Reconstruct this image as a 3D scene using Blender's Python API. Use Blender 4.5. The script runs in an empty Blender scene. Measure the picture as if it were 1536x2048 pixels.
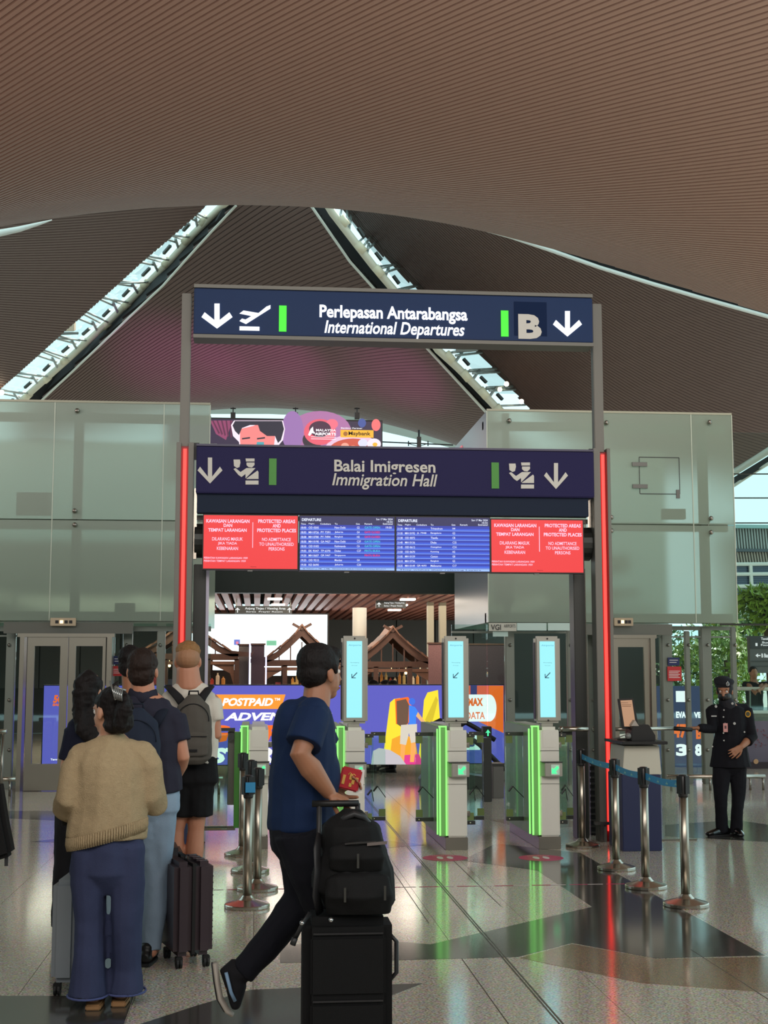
import bpy, bmesh, math, random
from mathutils import Vector, Matrix, noise
random.seed(7)
S = bpy.context.scene
COL = S.collection
V = Vector
# ---------------------------------------------------------------- camera
FPX, CXP, CYP = 2731.0, 768.0, 1024.0
PITCH, YAW, CAMZ = math.atan(319 / 2731.0), math.radians(5.3), 1.65
cam_d = bpy.data.cameras.new('camera'); cam = bpy.data.objects.new('camera', cam_d); COL.objects.link(cam)
cam.location = (0, 0, CAMZ); cam.rotation_euler = (math.pi / 2 + PITCH, 0, -YAW)
cam_d.sensor_fit = 'VERTICAL'; cam_d.sensor_height = 36; cam_d.lens = FPX / 2048 * 36
cam_d.clip_end = 500; S.camera = cam
# ---------------------------------------------------------------- world, lights, exposure
SKY = (0.66, 0.93, 0.97); SKY_S = 1.25
w = bpy.data.worlds.new('sky'); S.world = w; w.use_nodes = True
w.node_tree.nodes['Background'].inputs[0].default_value = (*SKY, 1)
w.node_tree.nodes['Background'].inputs[1].default_value = SKY_S
S.view_settings.view_transform = 'Standard'; S.view_settings.look = 'None'
S.view_settings.exposure = 0.12; S.view_settings.gamma = 1; S.view_settings.use_curve_mapping = False


def area(name, loc, target, size, power, color):
    l = bpy.data.lights.new(name, 'AREA'); l.shape = 'RECTANGLE'; l.size, l.size_y = size
    l.energy = power; l.color = color
    o = bpy.data.objects.new(name, l); COL.objects.link(o); o.location = loc
    o.rotation_euler = (V(target) - V(loc)).to_track_quat('-Z', 'Y').to_euler(); return o


# added fill lights on the slatted vault, added magenta spots for its pink glow, downlights of the mezzanine
area('vault_fill', (6, 13.5, 8.8), (9, 30, 15), (8, 3), 250, (1.0, .80, .70))
area('vault_fill', (-9, 18, 6), (-3, 28, 14), (8, 3), 270, (1.0, .80, .74))
area('vault_fill', (3, 2, 5), (4, 24, 15), (10, 3), 260, (1.0, .84, .76))
for k, (x, y, tx, ty, tz) in enumerate(((-4, 52, -3.6, 61, 15.2), (0, 51, .5, 58.5, 14.8), (5, 49, 5.5, 55, 13.6))):
    l = bpy.data.lights.new('magenta_fill', 'SPOT'); l.energy = (4200, 4200, 2600)[k]; l.color = (.95, .15, 1.0); l.spot_size = math.radians(34); l.spot_blend = 1.0; l.shadow_soft_size = .6
    o = bpy.data.objects.new('magenta_fill', l); COL.objects.link(o); o.location = (x, y, 5.5); o.rotation_euler = (V((tx, ty, tz)) - V((x, y, 5.5))).to_track_quat('-Z', 'Y').to_euler()
sun = bpy.data.lights.new('sun', 'SUN'); sun.energy = 5; sun.angle = .01; sun.color = (1, .95, .86)
so_ = bpy.data.objects.new('sun', sun); COL.objects.link(so_); so_.rotation_euler = V((-.5, -.5, -.707)).to_track_quat('-Z', 'Y').to_euler()
area('hall_fill', (-2, -9, 10.5), (0, 12, 1.2), (32, 8), 1900, (1.0, .98, .94))  # added fill from behind the viewer, no fixture there
area('stall_downlight', (0, 29, 3.0), (0, 29, 0), (9, 7), 480, (1.0, .86, .70))
# ---------------------------------------------------------------- helpers: projection of photo measurements to real depth


def at(px, py, Y):
    """the point at building depth Y on the sight line measured at (px, py)"""
    fw = V((math.sin(YAW) * math.cos(PITCH), math.cos(YAW) * math.cos(PITCH), math.sin(PITCH)))
    rt = V((math.cos(YAW), -math.sin(YAW), 0)); up = rt.cross(fw)
    d = fw + rt * ((px - CXP) / FPX) + up * ((CYP - py) / FPX)
    return V((0, 0, CAMZ)) + d * (Y / d.y)


def onfloor(px, py, z=0.0):
    a = at(px, py, 10.0) - V((0, 0, CAMZ)); return V((0, 0, CAMZ)) + a * ((z - CAMZ) / a.z)


def lin(r, g, b):
    f = lambda c: (c / 255 / 12.92) if c <= 10.3 else ((c / 255 + .055) / 1.055) ** 2.4
    return (f(r), f(g), f(b), 1)


# ---------------------------------------------------------------- materials
MATS = {}


def mat(name, rgb, rough=.5, metal=0, emit=0, bump=0, bscale=40, var=0, vscale=8, spec=.5, stretch=None, coat=0):
    if name in MATS: return MATS[name]
    m = bpy.data.materials.new(name); m.use_nodes = True; nt = m.node_tree; b = nt.nodes['Principled BSDF']
    c = lin(*rgb); b.inputs['Base Color'].default_value = c; b.inputs['Roughness'].default_value = rough
    b.inputs['Metallic'].default_value = metal; b.inputs['Specular IOR Level'].default_value = spec
    b.inputs['Coat Weight'].default_value = coat
    if emit:
        b.inputs['Emission Color'].default_value = c; b.inputs['Emission Strength'].default_value = emit
        b.inputs['Base Color'].default_value = (0.01, 0.01, 0.01, 1)
    if bump or var:
        tc = nt.nodes.new('ShaderNodeTexCoord'); mp = nt.nodes.new('ShaderNodeMapping')
        nt.links.new(tc.outputs['Object'], mp.inputs[0])
        if stretch: mp.inputs['Scale'].default_value = stretch
        if bump:
            n = nt.nodes.new('ShaderNodeTexNoise'); n.inputs['Scale'].default_value = bscale; n.inputs['Detail'].default_value = 4
            bp = nt.nodes.new('ShaderNodeBump'); bp.inputs['Strength'].default_value = bump; bp.inputs['Distance'].default_value = .01
            nt.links.new(mp.outputs[0], n.inputs['Vector']); nt.links.new(n.outputs[0], bp.inputs['Height']); nt.links.new(bp.outputs[0], b.inputs['Normal'])
        if var:
            n2 = nt.nodes.new('ShaderNodeTexNoise'); n2.inputs['Scale'].default_value = vscale; n2.inputs['Detail'].default_value = 5
            mx = nt.nodes.new('ShaderNodeMix'); mx.data_type = 'RGBA'
            mx.inputs[6].default_value = tuple(x * (1 - var) for x in c[:3]) + (1,); mx.inputs[7].default_value = tuple(min(1, x * (1 + var)) for x in c[:3]) + (1,)
            nt.links.new(mp.outputs[0], n2.inputs['Vector']); nt.links.new(n2.outputs[0], mx.inputs[0]); nt.links.new(mx.outputs[2], b.inputs['Base Color'])
    MATS[name] = m; return m


def granite(name, a, b2, c2, rough, scale=90):
    if name in MATS: return MATS[name]
    m = bpy.data.materials.new(name); m.use_nodes = True; nt = m.node_tree; b = nt.nodes['Principled BSDF']
    tc = nt.nodes.new('ShaderNodeTexCoord')
    v = nt.nodes.new('ShaderNodeTexVoronoi'); v.inputs['Scale'].default_value = scale
    n = nt.nodes.new('ShaderNodeTexNoise'); n.inputs['Scale'].default_value = scale * 1.4; n.inputs['Detail'].default_value = 6
    big = nt.nodes.new('ShaderNodeTexNoise'); big.inputs['Scale'].default_value = .8
    for k in (v, n, big): nt.links.new(tc.outputs['Object'], k.inputs['Vector'])
    r = nt.nodes.new('ShaderNodeValToRGB'); e = r.color_ramp.elements
    e[0].position = .36; e[0].color = lin(*b2); e[1].position = .66; e[1].color = lin(*c2)
    x = e.new(.5); x.color = lin(*a)
    nt.links.new(n.outputs[0], r.inputs[0])
    mx = nt.nodes.new('ShaderNodeMix'); mx.data_type = 'RGBA'; mx.blend_type = 'MULTIPLY'; mx.inputs[0].default_value = .35
    nt.links.new(r.outputs[0], mx.inputs[6]); nt.links.new(v.outputs['Color'], mx.inputs[7])
    mr = nt.nodes.new('ShaderNodeMapRange'); mr.inputs[3].default_value = rough * .8; mr.inputs[4].default_value = rough * 1.3
    nt.links.new(big.outputs[0], mr.inputs[0]); nt.links.new(mr.outputs[0], b.inputs['Roughness'])
    bp = nt.nodes.new('ShaderNodeBump'); bp.inputs['Strength'].default_value = .03; bp.inputs['Distance'].default_value = .001
    nt.links.new(n.outputs[0], bp.inputs['Height']); nt.links.new(bp.outputs[0], b.inputs['Normal'])
    nt.links.new(mx.outputs[2], b.inputs['Base Color']); b.inputs['Specular IOR Level'].default_value = .95
    MATS[name] = m; return m


def glass(name, tint=(.90, .97, .95), fac=.02):
    if name in MATS: return MATS[name]
    m = bpy.data.materials.new(name); m.use_nodes = True; nt = m.node_tree; nt.nodes.clear()
    o = nt.nodes.new('ShaderNodeOutputMaterial'); t = nt.nodes.new('ShaderNodeBsdfTransparent'); g = nt.nodes.new('ShaderNodeBsdfGlossy')
    g.inputs['Roughness'].default_value = .02; g.inputs['Color'].default_value = (.9, 1, .97, 1); t.inputs[0].default_value = (*tint, 1)
    f = nt.nodes.new('ShaderNodeLayerWeight'); pw = nt.nodes.new('ShaderNodeMath'); pw.operation = 'POWER'; pw.inputs[1].default_value = 4
    ad = nt.nodes.new('ShaderNodeMath'); ad.operation = 'MULTIPLY_ADD'; ad.inputs[1].default_value = .85; ad.inputs[2].default_value = .035 + fac
    mx = nt.nodes.new('ShaderNodeMixShader'); nt.links.new(f.outputs['Facing'], pw.inputs[0]); nt.links.new(pw.outputs[0], ad.inputs[0]); nt.links.new(ad.outputs[0], mx.inputs[0])
    nt.links.new(t.outputs[0], mx.inputs[1]); nt.links.new(g.outputs[0], mx.inputs[2]); nt.links.new(mx.outputs[0], o.inputs[0])
    MATS[name] = m; return m


def frosted(name, rgb, k):
    if name in MATS: return MATS[name]
    m = bpy.data.materials.new(name); m.use_nodes = True; nt = m.node_tree; nt.nodes.clear()
    o = nt.nodes.new('ShaderNodeOutputMaterial'); d = nt.nodes.new('ShaderNodeBsdfDiffuse'); d.inputs[0].default_value = lin(*rgb)
    r = nt.nodes.new('ShaderNodeBsdfRefraction'); r.inputs['IOR'].default_value = 1.08; r.inputs['Roughness'].default_value = .38
    r.inputs['Color'].default_value = (.86, .95, .9, 1)
    g = nt.nodes.new('ShaderNodeBsdfGlossy'); g.inputs['Roughness'].default_value = .25; fr = nt.nodes.new('ShaderNodeFresnel')
    a = nt.nodes.new('ShaderNodeMixShader'); a.inputs[0].default_value = k; b = nt.nodes.new('ShaderNodeMixShader')
    nt.links.new(d.outputs[0], a.inputs[1]); nt.links.new(r.outputs[0], a.inputs[2])
    nt.links.new(fr.outputs[0], b.inputs[0]); nt.links.new(a.outputs[0], b.inputs[1]); nt.links.new(g.outputs[0], b.inputs[2]); nt.links.new(b.outputs[0], o.inputs[0])
    MATS[name] = m; return m


STEEL = mat('brushed_steel', (150, 146, 138), .28, 1, bump=.05, bscale=60, stretch=(1, 1, .05))
POLSTEEL = mat('polished_steel', (190, 184, 172), .24, 1)
DKSTEEL = mat('dark_steel', (70, 72, 70), .4, .8)
GREYMETAL = mat('grey_metal', (112, 112, 108), .4, .6, bump=.04, bscale=30, stretch=(1, 1, .04))
BLACK = mat('black_plastic', (16, 16, 17), .45)
DARK = mat('dark_void', (12, 14, 14), .8)
WHITEP = mat('white_plastic', (214, 210, 200), .4)
CREAMSTEEL = mat('cream_painted_steel', (205, 200, 180), .4)
GLASS = glass('clear_glass'); GLASSG = glass('green_edge_glass', (.86, .97, .92), .0)
RUBBER = mat('rubber', (22, 22, 24), .6)
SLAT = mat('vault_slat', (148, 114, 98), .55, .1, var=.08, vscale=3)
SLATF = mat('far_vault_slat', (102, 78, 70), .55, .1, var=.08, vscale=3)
BACKING = mat('vault_backing', (30, 22, 19), .9)

# ---------------------------------------------------------------- mesh builder


class MB:
    def __init__(s): s.v = []; s.f = []; s.m = []; s.mi = 0; s.sm = []; s.smooth = False

    def add(s, vs, fs):
        n = len(s.v); s.v += [tuple(v) for v in vs]
        for f in fs: s.f.append([i + n for i in f]); s.m.append(s.mi); s.sm.append(s.smooth)
        return s

    def box(s, x0, x1, y0, y1, z0, z1):
        return s.add([(x0, y0, z0), (x1, y0, z0), (x1, y1, z0), (x0, y1, z0), (x0, y0, z1), (x1, y0, z1), (x1, y1, z1), (x0, y1, z1)],
                     [(0, 3, 2, 1), (4, 5, 6, 7), (0, 1, 5, 4), (1, 2, 6, 5), (2, 3, 7, 6), (3, 0, 4, 7)])

    def obox(s, c, ax, ay, az, hx, hy, hz):
        c, ax, ay, az = V(c), V(ax).normalized() * hx, V(ay).normalized() * hy, V(az).normalized() * hz
        vs = [c + ax * i + ay * j + az * k for k in (-1, 1) for i, j in ((-1, -1), (1, -1), (1, 1), (-1, 1))]
        return s.add(vs, [(0, 3, 2, 1), (4, 5, 6, 7), (0, 1, 5, 4), (1, 2, 6, 5), (2, 3, 7, 6), (3, 0, 4, 7)])

    def bar(s, a, b, w, h=None):
        a, b = V(a), V(b); d = b - a; u = V((0, 0, 1)) if abs(d.normalized().z) < .95 else V((0, 1, 0))
        x = d.cross(u).normalized(); y = x.cross(d).normalized()
        return s.obox((a + b) / 2, d, x, y, d.length / 2, w / 2, (h or w) / 2)

    def tube(s, pts, r, n=12, closed=False, lat=None, cap=True):
        pts = [V(p) for p in pts]; R = r if isinstance(r, (list, tuple)) else [r] * len(pts)
        rings = []; L = V(lat) if lat else None
        for i, p in enumerate(pts):
            a = pts[i - 1] if (i > 0 or closed) else p; b = pts[(i + 1) % len(pts)] if (i < len(pts) - 1 or closed) else p
            t = (b - a).normalized()
            if L is None: L = t.orthogonal()
            x = (L - t * L.dot(t))
            if x.length < 1e-5: x = t.orthogonal()
            x.normalize(); L = x if lat is None else L
            y = t.cross(x); ra, rb = R[i] if isinstance(R[i], (list, tuple)) else (R[i], R[i])
            rings.append([p + x * math.cos(k * 2 * math.pi / n) * ra + y * math.sin(k * 2 * math.pi / n) * rb for k in range(n)])
        vs = [q for g in rings for q in g]; fs = []; m = len(rings)
        for i in range(m if closed else m - 1):
            j = (i + 1) % m
            for k in range(n): fs.append((i * n + k, i * n + (k + 1) % n, j * n + (k + 1) % n, j * n + k))
        if cap and not closed: fs += [tuple(range(n))[::-1], tuple(range((m - 1) * n, m * n))]
        return s.add(vs, fs)

    def lathe(s, c, prof, n=24):
        c = V(c); vs = []; fs = []
        for (r, z) in prof: vs += [c + V((r * math.cos(k * 2 * math.pi / n), r * math.sin(k * 2 * math.pi / n), z)) for k in range(n)]
        for i in range(len(prof) - 1):
            for k in range(n): fs.append((i * n + k, i * n + (k + 1) % n, (i + 1) * n + (k + 1) % n, (i + 1) * n + k))
        fs += [tuple(range(n))[::-1], tuple(range((len(prof) - 1) * n, len(prof) * n))]
        return s.add(vs, fs)

    def prism(s, poly, d):
        """polygon of 3D points extruded by vector d"""
        poly = [V(p) for p in poly]; d = V(d); n = len(poly); vs = poly + [p + d for p in poly]
        return s.add(vs, [tuple(range(n)), tuple(range(n, 2 * n))[::-1]] + [(i, i + n, (i + 1) % n + n, (i + 1) % n) for i in range(n)])

    def ball(s, c, r, n=10):
        c = V(c); prof = [(max(1e-4, r * math.sin(k * math.pi / n)), -r * math.cos(k * math.pi / n)) for k in range(n + 1)]
        return s.lathe(c, prof, n * 2 if n < 9 else 14)

    def build(s, name, mats, parent=None, base=None, bev=0, smooth=None, fix=True):
        me = bpy.data.meshes.new(name); off = V(base) if base is not None else (loc_of(parent) if parent else V((0, 0, 0)))
        me.from_pydata([V(v) - off for v in s.v], [], s.f)
        mats = mats if isinstance(mats, (list, tuple)) else [mats]
        for m in mats: me.materials.append(m)
        me.polygons.foreach_set('material_index', s.m); me.polygons.foreach_set('use_smooth', s.sm if smooth is None else [smooth] * len(s.f))
        if fix or bev:
            bm = bmesh.new(); bm.from_mesh(me); bmesh.ops.recalc_face_normals(bm, faces=bm.faces)
            if bev:
                es = [e for e in bm.edges if len(e.link_faces) == 2 and e.calc_face_angle(0) > .6]
                bmesh.ops.bevel(bm, geom=es, offset=bev, segments=2, affect='EDGES', clamp_overlap=True)
            bm.to_mesh(me); bm.free()
        me.update(); o = bpy.data.objects.new(name, me); COL.objects.link(o)
        if parent: o.parent = parent
        elif base is not None: o.location = off
        return o


def loc_of(o):
    v = V(o.location)
    while o.parent: o = o.parent; v = v + o.location
    return v


def thing(name, loc, label, cat, group=None):
    o = bpy.data.objects.new(name, None); COL.objects.link(o); o.location = loc; o.empty_display_size = .1
    return tag(o, label, cat, group)


def tag(o, label, cat, group=None):
    o['label'] = label; o['category'] = cat
    if group: o['group'] = group
    return o


def struct(o, kind='structure'):
    o['kind'] = kind; return o


def boxo(name, m, x0, x1, y0, y1, z0, z1, parent=None, bev=0, base=None):
    if parent is None and base is None: base = ((x0 + x1) / 2, (y0 + y1) / 2, z0)
    return MB().box(min(x0, x1), max(x0, x1), y0, y1, min(z0, z1), max(z0, z1)).build(name, m, parent, base=base, bev=bev)


def pbox(name, m, px0, py0, px1, py1, Y, th, parent=None, bev=0, both=False):
    """box whose front face at depth Y spans the measured rectangle; th is its thickness away from the viewer"""
    a = at(px0, (py0 + py1) / 2, Y); b = at(px1, (py0 + py1) / 2, Y); t = at((px0 + px1) / 2, py0, Y); u = at((px0 + px1) / 2, py1, Y)
    return boxo(name, m, a.x, b.x, Y, Y + th, u.z, t.z, parent, bev)


def ppoly(pts, Y):
    return [at(x, y, Y) for x, y in pts]


def prismo(name, m, pts, Y, th, parent):
    return MB().prism(ppoly(pts, Y), (0, th, 0)).build(name, m, parent)


ORD = ['leftmost', 'second', 'third', 'fourth', 'fifth', 'sixth', 'seventh', 'eighth', 'ninth']
def nth(k, n, what): return ('leftmost ' + what) if k == 0 else ('rightmost ' + what if k == n - 1 else '%s %s from the left' % (ORD[k], what))


PENDT = []; PENDO = []


def text(s, x0, x1, z0, z1, y, m, parent, bold=0.0, shear=0.0, name='lettering', ax=(1, 0, 0), ay=(0, 0, 1)):
    """flat lettering fitted to the given rectangle; the letter shapes are turned into meshes in one go at the end"""
    cu = bpy.data.curves.new('t', 'FONT'); cu.body = s; cu.size = 1; cu.offset = bold; cu.shear = shear; cu.resolution_u = 3
    o = bpy.data.objects.new('t', cu); COL.objects.link(o)
    PENDT.append((o, x0, x1, z0, z1, y, m, parent, name, V(ax), V(ay)))


def finish():
    """one evaluation for all lettering and all grown skins"""
    bpy.context.view_layer.update(); dg = bpy.context.evaluated_depsgraph_get()
    got = [bpy.data.meshes.new_from_object(p[0].evaluated_get(dg)) for p in PENDT]
    skins = [bpy.data.meshes.new_from_object(p[0].evaluated_get(dg)) for p in PENDO]
    for me, (o, x0, x1, z0, z1, y, m, parent, name, ax, ay) in zip(got, PENDT):
        bpy.data.objects.remove(o); me.name = name
        xs = [v.co.x for v in me.vertices]; ys = [v.co.y for v in me.vertices]
        if not xs: continue
        a, b, c, d = min(xs), max(xs), min(ys), max(ys); sx = (x1 - x0) / (b - a); sz = (z1 - z0) / (d - c); off = loc_of(parent)
        for v in me.vertices:
            v.co = ax * (x0 + (v.co.x - a) * sx) + ay * (z0 + (v.co.y - c) * sz) + (V((0, y, 0)) if ay.z else V((0, 0, y))) - off
        me.materials.clear(); me.materials.append(m); o = bpy.data.objects.new(name, me); COL.objects.link(o); o.parent = parent
    for me, (o, m, disp, dscale, dst, zmin, fine, fscale) in zip(skins, PENDO):
        o.modifiers.clear(); old = o.data; o.data = me; bpy.data.meshes.remove(old); me.name = o.name; off = loc_of(o)
        if disp or fine or zmin is not None:
            n = len(me.vertices); co = [0.0] * (3 * n); no = [0.0] * (3 * n)
            me.vertices.foreach_get('co', co); me.vertices.foreach_get('normal', no); N = noise.noise
            for i in range(0, 3 * n, 3):
                q = V((co[i] + off.x, co[i + 1] + off.y, co[i + 2] + off.z)); h = 0
                if disp: h += disp * (N(V((q.x * dscale * dst[0], q.y * dscale * dst[1], q.z * dscale * dst[2]))) - abs(N(q * dscale * 1.7)) * .5)
                if fine: h += fine * N(q * fscale)
                if h: co[i] += no[i] * h; co[i + 1] += no[i + 1] * h; co[i + 2] += no[i + 2] * h
                if zmin is not None and co[i + 2] + off.z < zmin: co[i + 2] = zmin - off.z
            me.vertices.foreach_set('co', co); me.update()
        me.polygons.foreach_set('use_smooth', [True] * len(me.polygons)); me.materials.clear(); me.materials.append(m)


def ptext(s, px0, py0, px1, py1, Y, m, parent, **k):
    a = at(px0, (py0 + py1) / 2, Y); b = at(px1, (py0 + py1) / 2, Y)
    return text(s, a.x, b.x, at((px0 + px1) / 2, py1, Y).z, at((px0 + px1) / 2, py0, Y).z, Y, m, parent, **k)


def em(name, rgb, k=1.0):
    return mat(name, rgb, .4, emit=k)

# ================================================================ FLOOR
GRAN = granite('beige_granite', (208, 196, 178), (140, 128, 110), (240, 232, 220), .115, 60)
GRANT = granite('tan_granite', (150, 124, 96), (118, 94, 70), (176, 152, 126), .115)
GRAND = granite('dark_granite', (72, 70, 66), (60, 58, 55), (80, 78, 74), .11, 140)
GROUT = mat('floor_grout', (96, 90, 80), .5)
fl = boxo('floor', GROUT, -22, 26, -8, 34, -.3, -.004, base=(0, 0, 0)); struct(fl)
T = .6; meshes = {}
tm = MB().box(.0015, T - .0015, .0015, T - .0015, -.0035, 0).build('tile', GRAN, base=(0, 0, 0)); tme = tm.data; bpy.data.objects.remove(tm)
far = MB(); cnt = 0
for j in range(int(-8 / T), int(34 / T)):
    for i in range(int(-22 / T), int(26 / T)):
        x, y = i * T, j * T + .3
        cx, cy = x + .3, y + .3
        u = (cx - cy * math.tan(YAW)) / cy if cy > 1 else 9
        if 6.1 < cy < 16.6 and -.30 < u < .30 and cnt < 300:
            o = bpy.data.objects.new('tile', tme); COL.objects.link(o); o.location = (x, y, 0); o.parent = fl; cnt += 1
        else:
            far.box(x + .0015, x + T - .0015, y + .0015, y + T - .0015, -.0035, 0)
far.build('tile_field', GRAN, fl)['kind'] = 'stuff'
DP = [  # inlaid dark and tan granite slabs, corners measured on the floor (x, y)
    ('dark', [(780, 1882), (861, 1889), (1184, 1814), (1380, 1828), (1144, 1886), (1036, 1914), (780, 1921), (560, 1926), (560, 1890)]),
    ('dark', [(923, 1721), (992, 1687), (1161, 1706), (1331, 1802), (1380, 1828), (1184, 1814), (1075, 1741)]),
    ('dark', [(1144, 1886), (1380, 1828), (1530, 1911), (1312, 1917)]),
    ('dark', [(245, 2060), (392, 2012), (500, 1980), (640, 1974), (846, 1967), (600, 2060)]),
    ('dark', [(-40, 1992), (268, 1992), (240, 2070), (-60, 2070)]),
    ('dark', [(-40, 1622), (132, 1622), (330, 1628), (330, 1642), (132, 1642), (-40, 1634)]),
    ('dark', [(60, 1684), (140, 1674), (140, 1685)]),
    ('dark', [(640, 1690), (780, 1682), (850, 1690), (700, 1702)]),
    ('dark', [(1330, 1650), (1470, 1640), (1640, 1664), (1640, 1690), (1330, 1672)]),
    ('tan', [(1040, 1916), (1144, 1888), (1312, 1918), (1540, 1914), (1600, 1990), (1280, 1966)]),
    ('tan', [(980, 1640), (1090, 1634), (1200, 1650), (1060, 1660)]),
]
for k, pts in DP:
    ps = [onfloor(*p) for p in pts]
    for p in ps: p.z = .0
    MB().prism(ps, (0, 0, .0012)).build('dark_slab' if k == 'dark' else 'tan_slab', GRAND if k == 'dark' else GRANT, fl)
# double metal expansion joint running away from the viewer
jm = mat('joint_metal', (88, 84, 76), .35, .7)
for dx in (0, .018):
    MB().box(1.435 + dx, 1.443 + dx, 3, 26, 0, .0022).build('expansion_joint', jm, fl)
for (x, a, b) in ((1.15, 9.2, 11.7), (1.74, 9.8, 12.2), (1.20, 5.0, 8.05), (.80, 12.3, 16), (2.6, 6, 8.2)):
    MB().box(x - .002, x + .002, a, b, .0, .0018).build('floor_joint', mat('joint_dark', (70, 64, 56), .6), fl)
# ================================================================ VAULTED CEILING
def q2(c, x0, y0):
    def f(x, y):
        x -= x0; y -= y0
        return c[0] + c[1] * x + c[2] * y + c[3] * x * x + c[4] * x * y + c[5] * y * y
    return f


zn_ = q2((15.0949, 0.25417, -0.37905, -0.01201, -0.01857, 0.0281), 0, 25)
zn = lambda x, y: zn_(max(-12, min(20, x)), max(y, 19))
zc = q2((17.47544, -0.94335, -0.8823, -0.00061, 0.0604, 0.04385), 5, 50)
zl = q2((17.75891, 0.3319, -0.05151, 0.01264, -0.0082, -0.01017), -8, 50)
zr = q2((15.60455, -0.46682, -0.35024, 0.02837, -0.01825, -0.01208), 12, 50)


def inside(p, poly):
    x, y = p; c = False; n = len(poly)
    for i in range(n):
        x1, y1 = poly[i]; x2, y2 = poly[(i + 1) % n]
        if (y1 > y) != (y2 > y) and x < (x2 - x1) * (y - y1) / (y2 - y1) + x1: c = not c
    return c


def shell(poly, zf, phi, sp, mslat, lab, ratio=.76, indiv=False, nseg=10, zo=.16):
    d = V((math.cos(phi), math.sin(phi))); n = V((-d.y, d.x))
    ss = [n.x * x + n.y * y for x, y in poly]; ts = [d.x * x + d.y * y for x, y in poly]
    back = MB(); field = MB(); runs = []
    k0, k1 = int(min(ss) / sp) - 1, int(max(ss) / sp) + 1
    for k in range(k0, k1 + 1):
        s = (k + .5) * sp; N = 90; t0, t1 = min(ts) - .3, max(ts) + .3
        ok = [inside((n.x * s + d.x * t, n.y * s + d.y * t), poly) for t in [t0 + (t1 - t0) * i / N for i in range(N + 1)]]
        i = 0
        while i <= N:
            if ok[i]:
                j = i
                while j < N and ok[j + 1]: j += 1
                def ref(a, b):   # a outside, b inside
                    for _ in range(9):
                        m = (a + b) / 2
                        if inside((n.x * s + d.x * m, n.y * s + d.y * m), poly): b = m
                        else: a = m
                    return b
                ta = ref(t0 + (t1 - t0) * (i - 1) / N, t0 + (t1 - t0) * i / N); tb = ref(t0 + (t1 - t0) * (j + 1) / N, t0 + (t1 - t0) * j / N)
                if tb - ta > .1: runs.append((s, ta, tb))
                i = j + 1
            else: i += 1
    objs = []
    def P3(s, t, dz=0): x, y = n.x * s + d.x * t, n.y * s + d.y * t; return (x, y, zf(x, y) + dz)
    for (s, ta, tb) in runs:
        m = MB() if indiv else field; h = sp / 2 * ratio; vs = []; bv = []
        for i in range(nseg + 1):
            t = ta + (tb - ta) * i / nseg
            z0 = P3(s, t)[2]
            for (ds, dz) in ((-h, .05), (-h * .96, 0), (h * .96, 0), (h, .05)):
                p = P3(s + ds, t); vs.append((p[0], p[1], p[2] + dz))
            for ds in (-sp * .55, sp * .55): p = P3(s + ds, t); bv.append((p[0], p[1], p[2] + zo))
        m.add(vs, [(i * 4 + k, i * 4 + k + 1, i * 4 + k + 5, i * 4 + k + 4) for i in range(nseg) for k in range(3)])
        back.add(bv, [(i * 2, i * 2 + 1, i * 2 + 3, i * 2 + 2) for i in range(nseg)])
        if indiv: objs.append(m)
    b = back.build('ceiling', BACKING, base=(0, 0, 0), fix=False); struct(b)
    if lab: b['label'] = lab
    if indiv:
        for m in objs[:300]: m.build('slat', mslat, b, fix=False)
    else:
        field.build('slat_field', mslat, b, fix=False)['kind'] = 'stuff'
    return b


NEAR = [(-11, 17), (17.5, 17), (17.5, 38.2), (15.3, 39.15), (12.03, 40.3), (8.95, 40.8), (7.6, 42), (5, 45), (-3, 45), (-5, 38.8), (-5.75, 36.6), (-7, 35.9), (-11, 34.2)]
shell(NEAR, zn, -.4477, .147, SLAT, None, indiv=True, nseg=12, ratio=.68, zo=.2)
CEN = [(.45, 50.2), (-1.01, 52.72), (-1.97, 54.06), (-3.06, 55.62), (-4.13, 57.19), (-5.66, 59.17), (-6.97, 60.88), (-8.61, 62.98), (-10.37, 65.16), (-11.54, 66.52), (-12, 67.4), (-12, 70), (-6, 70), (2, 65), (8, 60.5), (12, 58), (12.6, 54.5), (9.03, 53.28), (6.58, 52.39), (4.79, 51.86), (3.45, 51.54), (1.96, 50.89)]
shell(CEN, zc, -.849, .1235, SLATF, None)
LEF = [(-1.6, 51.6), (-2.42, 52.69), (-4.87, 55.06), (-8.45, 59.1), (-11.76, 63.14), (-14, 66), (-26, 66), (-26, 40), (-8, 41)]
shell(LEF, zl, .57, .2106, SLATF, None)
RIG = [(2.4, 54.57), (3.3, 54.66), (4.43, 54.92), (5.37, 54.99), (6.92, 55.18), (8.96, 55.76), (10.41, 56.39), (11.57, 57.0), (12.6, 57.7), (16.5, 57.5), (20.23, 56.21), (21.28, 54.89), (22.84, 53.15), (23, 48.8), (20.99, 48.3), (18.69, 47.5), (15.98, 47.0), (14.11, 46.9), (12.3, 47.0), (10.55, 47.5), (8.82, 48.2), (7.12, 49.4), (4.65, 51.6)]
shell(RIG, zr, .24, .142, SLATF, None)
# pale vault further off, seen over the banner
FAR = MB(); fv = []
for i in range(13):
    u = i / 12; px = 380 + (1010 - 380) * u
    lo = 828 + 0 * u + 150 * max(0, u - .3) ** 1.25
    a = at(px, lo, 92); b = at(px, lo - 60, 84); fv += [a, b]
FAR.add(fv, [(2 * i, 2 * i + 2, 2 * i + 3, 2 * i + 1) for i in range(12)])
struct(FAR.build('ceiling', mat('pale_vault', (150, 165, 160), .6), base=(0, 0, 0), smooth=True))
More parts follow.
